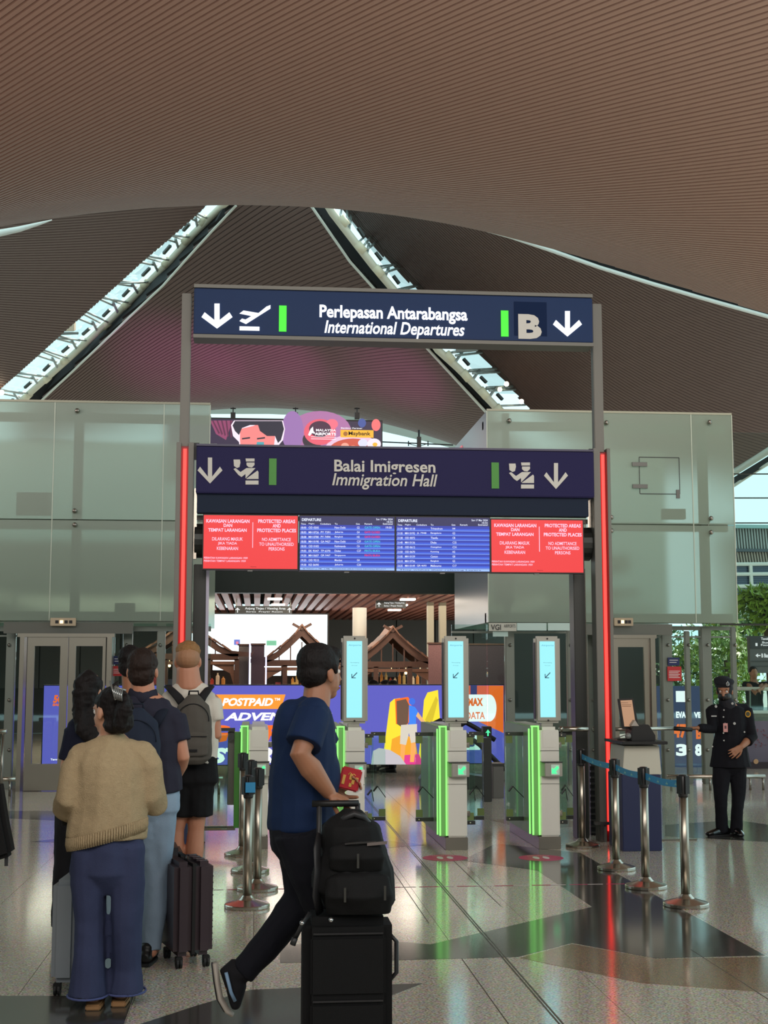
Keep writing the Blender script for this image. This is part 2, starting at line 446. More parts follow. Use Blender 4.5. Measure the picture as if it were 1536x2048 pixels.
# roof closing the hall overhead and behind the viewer, and dark roof over the vault tops
struct(boxo('ceiling', mat('roof_soffit', (120, 98, 84), .7), -26, 17.5, -14, 17.0, 15.5, 15.8, base=(0, 0, 0)))
struct(boxo('wall_rear', mat('rear_wall_dark', (44, 40, 36), .8), -26, 34, -14.3, -14, 0, 15.5))
struct(boxo('wall_far_left', mat('rear_wall', (84, 78, 70), .7), -26.3, -26, -14, 24, 0, 15.5))
# edge trims of the vaults
WT = mat('white_trim', (214, 212, 200), .4); DKG = mat('dark_gutter', (24, 24, 26), .8)
def path3(pts, Ys): return [at(p[0], p[1], Y) for p, Y in zip(pts, Ys)]
cl = [(472, 409), (425, 459), (374, 515), (326, 569), (261, 630), (208, 681), (145, 741), (81, 801), (40, 838)]; clY = [52.7, 54.1, 55.6, 57.2, 59.2, 60.9, 63.0, 65.2, 66.5]
cr = [(610, 393), (625, 413), (700, 521), (767, 596), (855, 695), (971, 821), (1010, 862)]; crY = [50.6, 50.8, 51.4, 51.8, 52.3, 53.2, 53.6]
le = [(440, 392), (400, 425), (283, 526), (130, 663), (6, 774), (-40, 815)]; leY = [52, 52.6, 55, 59.1, 63.1, 64.8]
re_ = [(683, 419), (736, 482), (781, 528), (854, 600), (947, 696), (1010, 765), (1059, 820), (1090, 850)]; reY = [54.7, 54.9, 55, 55.2, 55.8, 56.4, 57, 57.4]
for pts, Ys in ((cl, clY), (cr, crY)):
    o = MB().tube([p + V((0, 0, -.05)) for p in path3(pts, Ys)], .055, 6).build('trim', WT, base=(0, 0, 0)); struct(o)


def skylight(center, cY, tube, nodes, edge, eY, side, lab):
    base = at(*tube[len(tube) // 2], 56); base = V((base.x, base.y, base.z))
    t = thing('skylight', base, lab, 'skylight')
    def interp(pts, Ys, f):
        n = len(pts) - 1; k = min(int(f * n), n - 1); g = f * n - k
        a = at(*pts[k], Ys[k]); b = at(*pts[k + 1], Ys[k + 1]); return a.lerp(b, g)
    # main tube lies just inside the centre vault's edge
    cyf = lambda f: cY[0] + (cY[-1] - cY[0]) * f
    TP = [at(*p, cyf(i / (len(tube) - 1)) - .4) for i, p in enumerate(tube)]
    MB().tube(TP, .15, 14).build('main_tube', mat('cream_tube', (214, 206, 184), .4), t, smooth=True)
    # dark gutter between tube and centre vault
    g = MB(); gv = []
    for i, p in enumerate(tube):
        f = i / (len(tube) - 1); a = at(*p, cyf(f) + .25); c = interp(center, cY, min(1, f)); gv += [a + V((0, 0, .12)), V(c) + V((0, .12, .1))]
    g.add(gv, [(2 * i, 2 * i + 1, 2 * i + 3, 2 * i + 2) for i in range(len(tube) - 1)]).build('gutter', DKG, t, fix=False)
    strut = mat('skylight_strut', (176, 182, 178), .4)
    en = [interp(edge, eY, i / 24) for i in range(25)]
    prev = None
    for i, p in enumerate(nodes):
        # depth along tube
        best = min(range(61), key=lambda k: (V(tube_px(tube, k / 60)) - V(p)).length); f = best / 60
        a = at(*p, cyf(f) - .45)
        tgt = min(en, key=lambda e: abs(pxy(e)[1] - (p[1] - (8 if side < 0 else 7))))
        b = tgt
        m = MB().tube([a, b + V((0, 0, .02))], .045, 8).build('strut', strut, t, smooth=True)
        MB().tube([a, a + (V(TP[-1]) - V(TP[0])).normalized() * .42 + V((0, 0, .0))], .17, 10).build('tube_collar', mat('cream_collar', (226, 216, 186), .45), t, smooth=True)
        if prev is not None:
            pa, pb = prev
            for g2 in (.40, .58):
                c = a.lerp(pa, g2) + V((0, 0, .35)); e = b.lerp(pb, g2 + .18) + V((0, 0, .3))
                MB().tube([c, e], .05, 8).build('mullion', strut, t, smooth=True)
            c0 = a.lerp(pa, .48)
            MB().tube([c0 + V((0, 0, -.02)), c0.lerp(b.lerp(pb, .6), .25) + V((0, 0, .4))], .06, 8).build('bracket', strut, t, smooth=True)
            k0, k1 = a.lerp(pa, .06) + V((side * .30, 0, .22)), a.lerp(pa, .40) + V((side * .30, 0, .22))
            MB().bar(k0, k1, .12, .10).build('glazing_bar', DKSTEEL, t)
            MB().add([pa + V((0, 0, .5)), pb + V((0, 0, .5)), b + V((0, 0, .5)), a + V((0, 0, .5))], [(0, 1, 2, 3)]).build('pane', glass('skylight_glass', (.93, 1, .99), 0), t, fix=False)
        prev = (a, b)
    return t


def tube_px(t, f):
    n = len(t) - 1; k = min(int(f * n), n - 1); g = f * n - k
    return (t[k][0] * (1 - g) + t[k + 1][0] * g, t[k][1] * (1 - g) + t[k + 1][1] * g)


def pxy(p):
    fw = V((math.sin(YAW) * math.cos(PITCH), math.cos(YAW) * math.cos(PITCH), math.sin(PITCH)))
    rt = V((math.cos(YAW), -math.sin(YAW), 0)); up = rt.cross(fw); d = V(p) - V((0, 0, CAMZ)); wv = d.dot(fw)
    return CXP + FPX * d.dot(rt) / wv, CYP - FPX * d.dot(up) / wv


SKL = skylight(cl, clY, [(458, 400), (440, 416), (387, 468), (342, 520), (300, 562), (221, 640), (140, 715), (62, 784), (20, 822)],
         [(414, 436), (379, 474), (339, 520), (296, 564), (257, 605), (217, 645), (176, 681), (135, 716), (98, 753), (60, 787), (25, 822)], le, leY, -1,
         'glazed skylight strip with cream tube, left of the middle vault')
SKR = skylight(cr, crY, [(648, 398), (665, 426), (708, 482), (746, 531), (785, 577), (832, 636), (876, 700), (915, 735), (950, 770), (985, 807), (1020, 845)],
         [(680, 434), (714, 487), (750, 534), (785, 581), (822, 624), (858, 668), (892, 706), (925, 743), (960, 778), (992, 812)], re_, reY, 1,
         'glazed skylight strip with cream tube, right of the middle vault')
# lamps fixed in the skylights
def skylamp(px, py, Y, lab, k=1.0):
    c = at(px, py, Y); t = thing('skylight_lamp', c, lab, 'light')
    s = k * .5
    MB().prism([c + V((-s * .9, -.2, -.02)), c + V((s * .9, -.3, 0)), c + V((s * .7, .5, .22)), c + V((-s * .7, .5, .2))], (0, 0, .10)).build('housing', mat('lamp_housing', (120, 120, 112), .5), t, bev=.01)
    MB().prism([c + V((-s * .6, -.3, .12)), c + V((s * .5, -.3, .14)), c + V((s * .5, .3, .34)), c + V((-s * .5, .3, .34))], (0, 0, .38)).build('hood', mat('lamp_hood', (222, 196, 170), .6), t, bev=.02)


skylamp(138, 672, 60, 'box shaped lamp with cream hood hung in the left skylight')
skylamp(932, 706, 50, 'box shaped lamp with pale hood hung in the right skylight', .9)
WARM = em('warm_lamp', (255, 236, 200), 9)
for (px, py, Y, par, r) in ((1013, 768, 54.5, SKR, .10), (1043, 803, 54.6, SKR, .10), (3, 785, 63, SKL, .12)):
    MB().ball(at(px, py, Y), r, 8).build('spot_lamp', WARM, par, smooth=True)
# white edge strips between the near vault and those behind
for pts, Ys in (([(955, 458), (1020, 473), (1100, 500), (1200, 535), (1300, 566), (1400, 595), (1536, 633), (1600, 651)], [44, 43.9, 43.8, 43.6, 43.2, 42.8, 42, 41.6]),
                ([(-70, 482), (-20, 470), (40, 458), (80, 447), (104, 440)], [41, 41, 41, 41, 41])):
    ps = path3(pts, Ys)
    rr = [.02] + [.07] * (len(ps) - 1) if pts[0][0] > 0 else [.13, .12, .09, .05, .015]
    struct(MB().tube(ps, rr, 8).build('trim', mat('lit_trim', (238, 240, 232), .3), base=(0, 0, 0), smooth=True))
    if pts[0][0] > 0:
        g = MB(); vs = []
        for p in ps: vs += [p + V((0, .05, .05)), p + V((0, -.3, .65))]
        struct(g.add(vs, [(2 * i, 2 * i + 1, 2 * i + 3, 2 * i + 2) for i in range(len(ps) - 1)]).build('trim', DKG, base=(0, 0, 0), fix=False))
# ================================================================ FROSTED GLASS LIFT HOUSINGS
FR = frosted('frosted_glass', (166, 182, 166), .52)
FRS = frosted('frosted_side_glass', (196, 206, 214), .3)
LF = mat('lift_frame_steel', (150, 146, 134), .35, .9, bump=.04, bscale=40, stretch=(1, 1, .05))


def fitting(name, c, parent, r=.035):
    c = V(c); MB().ball(c + V((0, -.03, 0)), r, 7).tube([c, c + V((0, .25, -.16))], r * .4, 6).build(name, STEEL, parent, smooth=True)


def lift_box(x0, x1, y0, y1, z0, zm, z1, xs, lab, fits, side=None):
    t = thing('lift_housing', ((x0 + x1) / 2, y0, z0), lab, 'glass box')
    e = [x0] + xs + [x1]
    for i in range(len(e) - 1):
        for a, b in ((z0, zm - .008), (zm + .008, z1)):
            boxo('glass_panel', FR, e[i] + .006, e[i + 1] - .006, y0, y0 + .012, a, b, t)
    if side is not None:
        for a, b in ((z0, zm - .008), (zm + .008, z1)):
            boxo('side_panel', FRS, side, side + .012, y0 + .014, y1, a, b, t)
    boxo('back_panel', FR, x0, x1, y1, y1 + .012, z0, z1, t)
    for x in xs + [x0, x1]: MB().box(x - .006, x + .006, y0 - .004, y0 + .01, z0, z1).build('edge_strip', mat('pale_edge', (196, 206, 190), .3), t)
    MB().box(x0, x1, y0 - .01, y0 + .03, z1, z1 + .03).build('top_rail', mat('top_rail', (170, 170, 150), .4), t)
    # steel frame seen blurred through the frosting
    for (a, b, c, d, yy) in fits['beams']:
        boxo('steel_beam', mat('inner_beam', (128, 134, 122), .5), a, b, y0 + yy, y0 + yy + .12, c, d, t)
    for (px, py) in fits['bolts']:
        fitting('spider_bolt', at(px, py, y0 - .01), t)
    return t


YB = 19.6
zb0, zbm, zb1 = 2.36, at(200, 1040, YB).z, at(200, 806, YB).z
xL1 = at(418, 1000, YB).x; xR0 = at(975, 1000, YB).x; xR1 = at(1468, 1000, YB).x
def X(px): return at(px, 1000, YB).x
lift_box(-6.2, xL1, YB, 23, zb0, zbm, zb1, [X(-250), X(105), X(325)], 'wide frosted glass lift housing at the left, behind the queue',
         dict(beams=[(X(142), X(160), zb0, zb1, .16), (-6.2, xL1, zb1 - .22, zb1 - .10, .3), (-6.2, xL1, zbm - .1, zbm + .04, .3), (-6.2, xL1, zb0, zb0 + .14, .2), (X(30), X(98), zbm + .08, zbm + .40, .12), (X(232), X(272), zb0, zb0 + .26, .15)],
              bolts=[(155, 822), (150, 1022), (150, 1050)]))
zr1 = at(1220, 826, YB).z; zrm = at(1300, 1049, YB).z
rb = lift_box(xR0, xR1, YB, 23, zb0, zrm, zr1, [X(1188), X(1386)], 'frosted glass lift housing at the right with a small access hatch',
              dict(beams=[(X(1408), X(1424), zb0, zr1, .16), (X(1012), X(1024), zb0, zr1, .16), (xR0, xR1, zr1 - .22, zr1 - .1, .3), (xR0, xR1, zrm - .06, zrm + .06, .3), (X(1330), X(1375), zrm + .1, zrm + .25, .1), (X(1000), X(1040), zb0 + .3, zb0 + .9, .5), (xR0, xR1, zb0, zb0 + .14, .2)],
                   bolts=[(1018, 842), (1212, 846), (1418, 845), (1222, 1035), (1222, 1062), (1421, 1037), (1421, 1065)]), side=xR0)
# access hatch
zt, zb_ = at(1320, 915, YB).z, at(1320, 988, YB).z; a, b = X(1280), X(1360)
m = MB()
for q in ((a, b, zt - .006, zt + .006), (a, b, zb_ - .006, zb_ + .006), (a - .005, a + .005, zb_, zt), (b - .005, b + .005, zb_, zt)): m.box(q[0], q[1], YB - .006, YB - .001, q[2], q[3])
m.build('hatch_outline', DKSTEEL, rb)
for py in (929, 973): boxo('hatch_hinge', GREYMETAL, X(1265), X(1295), YB - .03, YB - .006, at(1280, py + 4, YB).z, at(1280, py - 4, YB).z, rb)
boxo('hatch_lock', GREYMETAL, X(1352), X(1359), YB - .03, YB - .006, at(1280, 996, YB).z, at(1280, 979, YB).z, rb)


def lift_front(px0, px1, pxm, doors, lab, ind):
    """steel door frame below the housing"""
    x0, x1 = at(px0, 1400, YB).x, at(px1, 1400, YB).x
    t = thing('lift_entrance', ((x0 + x1) / 2, YB, 0), lab, 'lift')
    zt = at(100, 1274, YB).z
    boxo('header', LF, x0 - .1, x1 + .1, YB - .02, YB + .1, zt, zt + .05, t)
    boxo('lintel', mat('lintel_grey', (104, 106, 98), .5), x0 - .3, x1 + .35, YB + .02, YB + .1, zt + .05, zb0 - .02, t)
    boxo('jamb', LF, x0 - .06, x0, YB - .04, YB + .2, 0, zt, t); boxo('jamb', LF, x1, x1 + .07, YB - .04, YB + .2, 0, zt, t)
    for (a, b, wa, wb) in doors:
        xa, xb = at(a, 1400, YB).x, at(b, 1400, YB).x; wxa, wxb = at(wa, 1400, YB).x, at(wb, 1400, YB).x
        wt, wz = at(90, 1292, YB).z, at(90, 1528, YB).z
        m = MB().box(xa, wxa, YB, YB + .05, 0.01, zt).box(wxb, xb - .006, YB, YB + .05, 0.01, zt).box(wxa, wxb, YB, YB + .05, 0.01, wz).box(wxa, wxb, YB, YB + .05, wt, zt)
        d = m.build('door', LF, t)
        MB().box(wxa, wxb, YB + .02, YB + .03, wz, wt).build('door_glass', GLASS, d)
    a, b = at(ind[0], 1245, YB).x, at(ind[1], 1245, YB).x; z0, z1 = at(ind[0], 1252, YB).z, at(ind[0], 1236, YB).z
    p = boxo('floor_indicator', mat('indicator_plate', (176, 160, 136), .4, .6), a, b, YB - .07, YB - .02, z0, z1, t, bev=.005)
    for k in range(4):
        u = a + (b - a) * (.26 + .18 * k)
        boxo('indicator_lamp', em('indicator_lit', (255, 214, 160), 2.5) if k == 1 else BLACK, u - .022, u + .022, YB - .078, YB - .071, z0 + .035, z1 - .035, p)
    return t


lift_front(46, 212, 133, [(52, 134, 66, 118), (135, 210, 149, 203)], 'steel lift entrance with two glazed doors, left behind the dark haired woman', (102, 153))
lift_front(1206, 1302, 1206, [(1206, 1300, 1238, 1290)], 'steel lift entrance with one glazed door, right behind the podium laptop', (1226, 1264))
# vestibule glazing: steel posts, beams and panes between the lifts and the far hall
POST = mat('vestibule_post', (128, 134, 126), .4, .7)
PANE = glass('vestibule_glass', (.84, .95, .92), .03)


def glazing(lab, posts, beams, panes, Y, refx):
    t = thing('glass_screen', (at(refx, 1500, Y).x, Y, 0), lab, 'glass wall')
    for (a, b, py) in posts:
        x0, x1 = at(a, 1400, Y).x, at(b, 1400, Y).x; boxo('post', POST, x0, x1, Y, Y + (x1 - x0), 0, at(a, py, Y).z, t, bev=.01)
    for (a, b, c, d) in beams: boxo('beam', POST, at(a, 1400, Y).x, at(b, 1400, Y).x, Y + .02, Y + .1, at(a, d, Y).z, at(a, c, Y).z, t)
    for (a, b) in panes: boxo('pane', PANE, at(a, 1400, Y).x, at(b, 1400, Y).x, Y + .05, Y + .062, .05, 2.34, t)
    for (a, b, py) in posts[:6]:
        for q in (1290, 1400, 1500):
            c = at((a + b) / 2, q, Y - .03); MB().ball(c, .025, 6).build('glass_clamp', STEEL, t, smooth=True)
    return t


g1 = glazing('glass wall with steel posts at the right, between lift and open air', [(1326, 1347, 1255), (1373, 1383, 1262), (1406, 1426, 1255), (1466, 1476, 1255)], [(1302, 1476, 1252, 1260), (1302, 1476, 1272, 1275)],
             [(1304, 1325), (1348, 1372), (1384, 1405), (1427, 1465)], 20.0, 1390)
g2 = glazing('glass wall with steel posts at the left edge', [(-30, -12, 1255), (9, 27, 1255)], [(-60, 44, 1252, 1262), (-60, 44, 1270, 1273)], [(-60, -31), (-11, 8), (28, 44)], 20.0, 10)
g3 = glazing('glass wall between the left lift and the gantry', [(212, 226, 1262), (244, 262, 1262), (312, 328, 1262), (345, 352, 1262)], [(212, 420, 1252, 1262)], [(227, 243), (263, 311), (329, 344), (353, 420)], 20.0, 290)
g4 = glazing('glass wall between the middle gate and the right lift', [(1012, 1030, 1255), (1136, 1148, 1255), (1178, 1196, 1255)], [(905, 1204, 1262, 1266)], [(905, 975), (977, 1011), (1031, 1135), (1149, 1177)], 20.0, 1060)


def notice(name, px0, py0, px1, py1, Y, col, lab, lines=0, grp=None):
    c = at((px0 + px1) / 2, py1, Y); t = thing(name, c, lab, 'notice')
    pbox('board', mat('notice_' + '_'.join(map(str, col)), col, .5), px0, py0, px1, py1, Y, .012, t)
    WN = mat('notice_print', (235, 225, 225), .5)
    for k in range(lines):
        y = py0 + (py1 - py0) * (.3 + .55 * k / max(1, lines)); pbox('print_line', WN, px0 + 3, y, px1 - 3 - 3 * (k % 2), y + 1.2, Y - .003, .002, t)
    return t


notice('blue_notice', 1336, 1315, 1359, 1331, 19.96, (28, 40, 92), 'small dark blue notice on the right glass wall post', 2)
notice('red_notice', 1335, 1333, 1363, 1362, 19.96, (196, 40, 44), 'square red notice on the right glass wall post', 5)
notice('blue_notice', 226, 1312, 246, 1329, 19.96, (28, 40, 92), 'small dark blue notice on the glass wall beside the left lift', 2)
notice('red_notice', 224, 1332, 247, 1352, 19.96, (196, 40, 44), 'square red notice beside the left lift, behind a man\'s head', 3)
# white sign boards under the right housing
t = notice('name_board', 978, 1246, 1033, 1262, 19.5, (210, 208, 196), 'white board lettered VGI AIRPORTS under the right lift housing')
TXT = mat('black_print', (40, 40, 42), .5)
ptext('VGI', 982, 1249, 1002, 1260, 19.49, TXT, t, bold=.01); ptext('AIRPORTS', 1008, 1249, 1031, 1255, 19.49, TXT, t)
t = thing('translucent_board', at(1090, 1262, 19.55), 'row of pale translucent panels under the right lift housing', 'panel')
for a, b in ((1034, 1093), (1096, 1140)): pbox('pale_panel', mat('pale_panel', (205, 228, 222), .5), a, 1246, b, 1261, 19.55, .02, t)
pbox('pale_panel', mat('pale_panel', (205, 228, 222), .5), 986, 1263, 1016, 1273, 19.55, .02, t)
# ================================================================ FAR HALL under the mezzanine
YM = 24.5
struct(boxo('wall_back', mat('far_wall', (56, 60, 60), .6, var=.1, vscale=1), -16, 11.4, 38, 38.3, 0, 3.4))
struct(boxo('wall_left', mat('far_wall_left', (60, 62, 60), .7), -16.3, -16, YM, 38, 0, 3.4))
fas = boxo('mezzanine', mat('fascia_green_black', (14, 34, 30), .5), -16, 3.95, YM, YM + .3, at(600, 1186, YM).z, 3.95); struct(fas)
struct(boxo('trim_1', mat('deck_top', (100, 100, 98), .7), -16, 6.9, YM + .3, 38, 3.5, 3.8))
so = thing('soffit', (0, 30, 3.05), 'reddish slatted ceiling below the mezzanine, over the stalls', 'ceiling')
zs = at(600, 1186, YM).z + .02
sm_ = mat('soffit_slat', (150, 96, 84), .5)
k = 0; x = -7.0
sl = MB().box(-.06, .06, YM + .3, 37.85, 0, .10).build('slat', sm_, base=(0, 0, 0)); slm = sl.data; bpy.data.objects.remove(sl)
while x < 7.2:
    o = bpy.data.objects.new('slat', slm); COL.objects.link(o); o.parent = so; o.location = V((x, 0, zs)) - V(so.location); x += .2; k += 1
LEDW = em('downlight', (250, 240, 220), 5)
for i in range(5):
    for j in range(3):
        tx = -5 + i * 2.6 + j * .1; ty = 26.5 + j * 2.3
        tag(boxo('ceiling_light', LEDW, tx, tx + .28, ty, ty + .3, zs - .03, zs - .001), nth(i, 5, 'white downlight') + ', ' + ('nearest', 'middle', 'farthest')[j] + ' row of the slatted soffit', 'light', 'soffit downlights')
# panel joints on the back wall
wb = thing('wall_panels', (0, 37.9, 0), 'grey cladding panels on the far wall behind the stalls', 'panel')
for i in range(14):
    x = -8 + i * 1.08
    boxo('panel', mat('cladding', (84, 90, 92), .5), x, x + 1.05, 37.9, 37.95, 1.2, 3.3, wb, bev=.0)
# round column
cx = at(719, 1300, 27).x
t = thing('column', (cx, 27, 0), 'round pale column behind the left screened gate', 'column')
for a, b in ((0, 1.0), (1.005, 2.2), (2.205, 2.9)):
    MB().lathe((cx, 27, 0), [(.138, a), (.14, a + .01), (.14, b - .01), (.138, b)], 28).build('column_segment', mat('column_pale', (176, 176, 168), .4), t, smooth=True)
for (a, b) in ((856, 868), (880, 893)):
    xx = at(a, 1300, 28).x; xy = at(b, 1300, 28).x
    struct(boxo('trim_2', mat('pilaster', (150, 146, 128) if a < 870 else (24, 24, 24), .6), xx, xy, 28, 28.2, 0, 3.1))
# big white LED wall
t = thing('video_wall', (at(520, 1400, 32).x, 32, 0), 'large white lit video wall behind the stalls, left', 'screen')
pbox('frame', BLACK, 380, 1226, 657, 1420, 32.02, .2, t)
pbox('display', em('white_display', (226, 244, 250), 2.3), 383, 1229, 654, 1417, 32.0, .02, t)
pbox('picture_mark', em('mark_blue', (90, 110, 200)), 468, 1279, 480, 1290, 31.99, .005, t); pbox('picture_mark', em('mark_pink', (230, 120, 150)), 472, 1283, 477, 1288, 31.98, .005, t)
pbox('picture_mark', em('mark_green', (110, 190, 150)), 533, 1281, 553, 1291, 31.99, .005, t)
# overhead wayfinding signs in the far hall
def hang(px0, py0, px1, py1, Y, lab, items, rods):
    t = thing('hanging_sign', at((px0 + px1) / 2, py1, Y), lab, 'sign')
    pbox('board', mat('sign_charcoal', (30, 34, 34), .4), px0, py0, px1, py1, Y, .08, t)
    WL = em('sign_white', (235, 240, 240), .95)
    for it in items:
        if it[0] == 'T': ptext(it[1], *it[2:6], Y - .004, WL, t, bold=.012)
        else:
            x, y, s = it[1:4]
            prismo('arrow', WL, [(x - s, y), (x, y - s), (x + s, y), (x + s * .5, y + .1), (x + s * .18, y - s * .4), (x + s * .18, y + s), (x - s * .18, y + s), (x - s * .18, y - s * .4), (x - s * .5, y + .1)], Y - .005, .003, t)
    for r in rods:
        c = at(r, py0, Y + .04); MB().tube([c, (c.x, c.y, zs)], .012, 6).build('hanger', GREYMETAL, t)
    return t


hang(470, 1212, 584, 1227, 27, 'dark overhead sign with up arrows lettered Anjung Tinjau Viewing Area', [('A', 475, 1220, 5), ('T', 'Anjung Tinjau / Viewing Area', 490, 1214.5, 571, 1220.5), ('T', 'Surau  Prayer Room', 492, 1222, 565, 1225.5), ('A', 579, 1220, 5)], [473, 581])
hang(752, 1201, 812, 1216, 27, 'grey overhead sign with one arrow and two text rows, right of the column', [('A', 758, 1209, 4.5), ('T', 'Anjung Tinjau / Viewing Area', 768, 1204, 809, 1208), ('T', 'Surau / Prayer Room', 768, 1210, 805, 1214)], [756, 808])
# ================================================================ STALLS (carved timber kiosks)
WOOD = mat('stall_timber', (78, 50, 38), .6, var=.25, vscale=14)
WOODL = mat('stall_timber_light', (112, 76, 58), .6, var=.2, vscale=20)
LATT = mat('stall_lattice', (58, 40, 40), .6)


def stall(pxc, pyt, w, Y, lab, seed, wing=True):
    rnd = random.Random(seed); c = at(pxc, 1400, Y); x0 = c.x; zt = at(pxc, pyt, Y).z
    t = thing('stall', (x0, Y, 0), lab, 'stall')
    e = zt - .62; hw = w / 2
    # gable boards: concave sweep from peak to far flung eaves
    for s in (-1, 1):
        for yy in (0, 1.5):
            up = [(0, zt), (hw * .35, zt - .26), (hw * .62, zt - .47), (hw * .85, e + .06), (hw * 1.25, e + .02), (hw * 1.3, e + .05)]
            lo = [(hw * 1.25, e - .05), (hw * .85, e - .05), (hw * .6, e + .03), (hw * .33, zt - .42), (0, zt - .17)]
            MB().prism([(x0 + s * x, Y + yy, z) for x, z in up + lo], (0, .06, 0)).build('gable_board', WOOD, t)
        for k in range(5):
            u0 = k / 5
            pa = V((x0 + s * hw * u0 * .85, Y - .05, zt + .02 - .6 * u0 ** .8)); pb = V((x0 + s * hw * (u0 + .2) * .85, Y - .05, zt + .02 - .6 * (u0 + .2) ** .8))
            MB().prism([pa, pb, pb + V((0, 0, .035)), pa + V((0, 0, .05))], (0, 1.7, 0)).build('roof_plank', WOOD if k % 2 else WOODL, t)
    m = MB().bar((x0 - .02, Y, zt - .05), (x0 + .18, Y - .02, zt + .06), .05).bar((x0 + .02, Y, zt - .05), (x0 - .18, Y - .02, zt + .06), .05); m.build('finial', WOOD, t)
    for k in range(5):
        x = x0 - hw * .55 + hw * 1.1 * k / 4; MB().box(x - .012, x + .012, Y + .02, Y + .05, e, e + .22 + .12 * (1 - abs(k - 2) / 2)).build('gable_strut', WOOD, t)
    boxo('tie_beam', WOOD, x0 - hw, x0 + hw, Y, Y + .1, e - .12, e, t); boxo('tie_beam', WOODL, x0 - hw, x0 + hw, Y + .01, Y + .08, e - .20, e - .14, t)
    for s in (-1, -.42, .42, 1):
        for yy in (0, 1.5): boxo('post', WOOD, x0 + s * hw * .97 - .045, x0 + s * hw * .97 + .045, Y + yy, Y + yy + .09, 0, e - .1, t)
    for s in (-1, 1):   # fretwork brackets
        pts = [(x0 + s * hw * .92, Y + .03, e - .2), (x0 + s * hw * .48, Y + .03, e - .2), (x0 + s * hw * .62, Y + .03, e - .26), (x0 + s * hw * .84, Y + .03, e - .36), (x0 + s * hw * .92, Y + .03, e - .6)]
        MB().prism(pts, (0, .03, 0)).build('fret_bracket', WOODL, t)
    for k, cc in enumerate([(120, 84, 88), (140, 66, 84), (150, 60, 62), (96, 104, 80), (70, 66, 84), (190, 150, 70)]):
        ww = hw * .13; xx = x0 - hw * .9 + k * ww * 1.02
        if k < 6: boxo('tiled_panel', mat('tile_%d' % (cc[0]), cc, .5, var=.6, vscale=60), xx, xx + ww, Y + .1, Y + .13, 1.25 if k % 2 else 1.1, e - .52 + .05 * (k % 3), t)
    boxo('counter', mat('counter_grey', (150, 146, 132), .5), x0 - hw * .3, x0 + hw * .8, Y + .5, Y + 1.1, 1.35, 1.4, t)
    boxo('counter_front', LATT, x0 - hw * .3, x0 + hw * .8, Y + .52, Y + .56, .2, 1.35, t)
    boxo('back_shelf', mat('shelf_dark', (34, 26, 24), .6), x0 - hw * .9, x0 + hw * .9, Y + 1.45, Y + 1.5, .2, e - .3, t)
    return t, x0, hw, e


def goods(x0, x1, y, z, lab, grp, n, cols, seed):
    r = random.Random(seed)
    for k in range(n):
        x = x0 + (x1 - x0) * (k + .5) / n; wv = (x1 - x0) / n * .34; h = r.uniform(.12, .24)
        c = cols[k % len(cols)]; m = mat('goods_%d_%d' % (c[0], c[1]), c, .5)
        o = MB().lathe((x, y, z), [(wv * .9, 0), (wv, h * .1), (wv, h * .7), (wv * .4, h * .85), (wv * .4, h)], 10).build('jar', m, base=(x, y, z), smooth=False)
        tag(o, nth(k, n, 'small jar') + ' on the stall counter' + lab, 'jar', grp)


for (pxc, pyt, w, Y, lab, seed) in ((603, 1254, 1.55, 26, 'dark timber stall with swept gable roof, in front of the white video wall', 1),
                                    (786, 1258, 1.6, 26.2, 'dark timber stall with swept gable roof, between the two middle gate screens', 2),
                                    (372, 1240, 1.9, 25.6, 'dark timber stall with swept gable roof, partly hidden behind the left gantry post', 3)):
    t, x0, hw, e = stall(pxc, pyt, w, Y, lab, seed)
    goods(x0 - hw * .25, x0 + hw * .75, Y + .7, 1.402, {1: ' before the video wall', 2: ' between gates', 3: ' behind the left gantry post'}[seed], 'jars of stall %d' % seed, 9, [(220, 150, 70), (230, 200, 130), (190, 60, 40), (240, 220, 190)], seed)
    for k in range(5):
        c = V((x0 - hw * .7 + hw * 1.4 * k / 4, Y + .3, e - .17 - .05 * (k % 2)))
        tag(MB().ball(c, .028, 6).tube([c, c + V((0, 0, .12))], .004, 5).build('bulb', em('bulb_warm', (255, 214, 150), 5), base=c, smooth=True), nth(k, 5, 'warm bulb') + ' under stall eaves' + {1: ' before the video wall', 2: ' between gates', 3: ' behind the left gantry post'}[seed], 'light', 'bulbs of stall %d' % seed)
for x in (-1.6, 1.4, 4.2): area('stall_fill', (x, 24.95, 2.95), (x, 26.3, 1.5), (1.6, .3), 34, (1.0, .84, .66))  # added fill in front of the stalls to brighten them, no fixtures
# carved display walls between the stalls
def dwall(px0, px1, py, Y, col, lab):
    a, b = at(px0, 1400, Y).x, at(px1, 1400, Y).x; z = at(px0, py, Y).z
    t = thing('display_wall', ((a + b) / 2, Y, 0), lab, 'partition')
    boxo('panel', mat('dw%d' % col[0], col, .7, var=.5, vscale=50), a, b, Y, Y + .1, 0, z, t)
    boxo('cap', WOOD, a - .02, b + .02, Y - .02, Y + .12, z, z + .03, t)


dwall(476, 499, 1291, 25.8, (96, 88, 86), 'grey carved display wall at the left stall')
dwall(501, 528, 1290, 25.7, (60, 42, 52), 'dark red carved display wall next to a light strip')
dwall(858, 886, 1288, 25.8, (120, 84, 84), 'rosy carved display wall behind the middle gate screen')
dwall(940, 1010, 1290, 26.5, (60, 46, 40), 'brown carved display wall behind the right glass wall')
for px in (499.5, 532, 0):
    if px:
        c = at(px, 1330, 25.5); tag(MB().tube([(c.x, c.y, .0), (c.x, c.y, 2.25 if px < 510 else 2.05)], .014, 8).build('light_strip', em('strip_white', (215, 215, 255), 1.6), base=(c.x, c.y, 0)), 'thin vertical white light strip ' + ('left of the dark red display wall' if px < 510 else 'beside the stall in front of the video wall'), 'light')
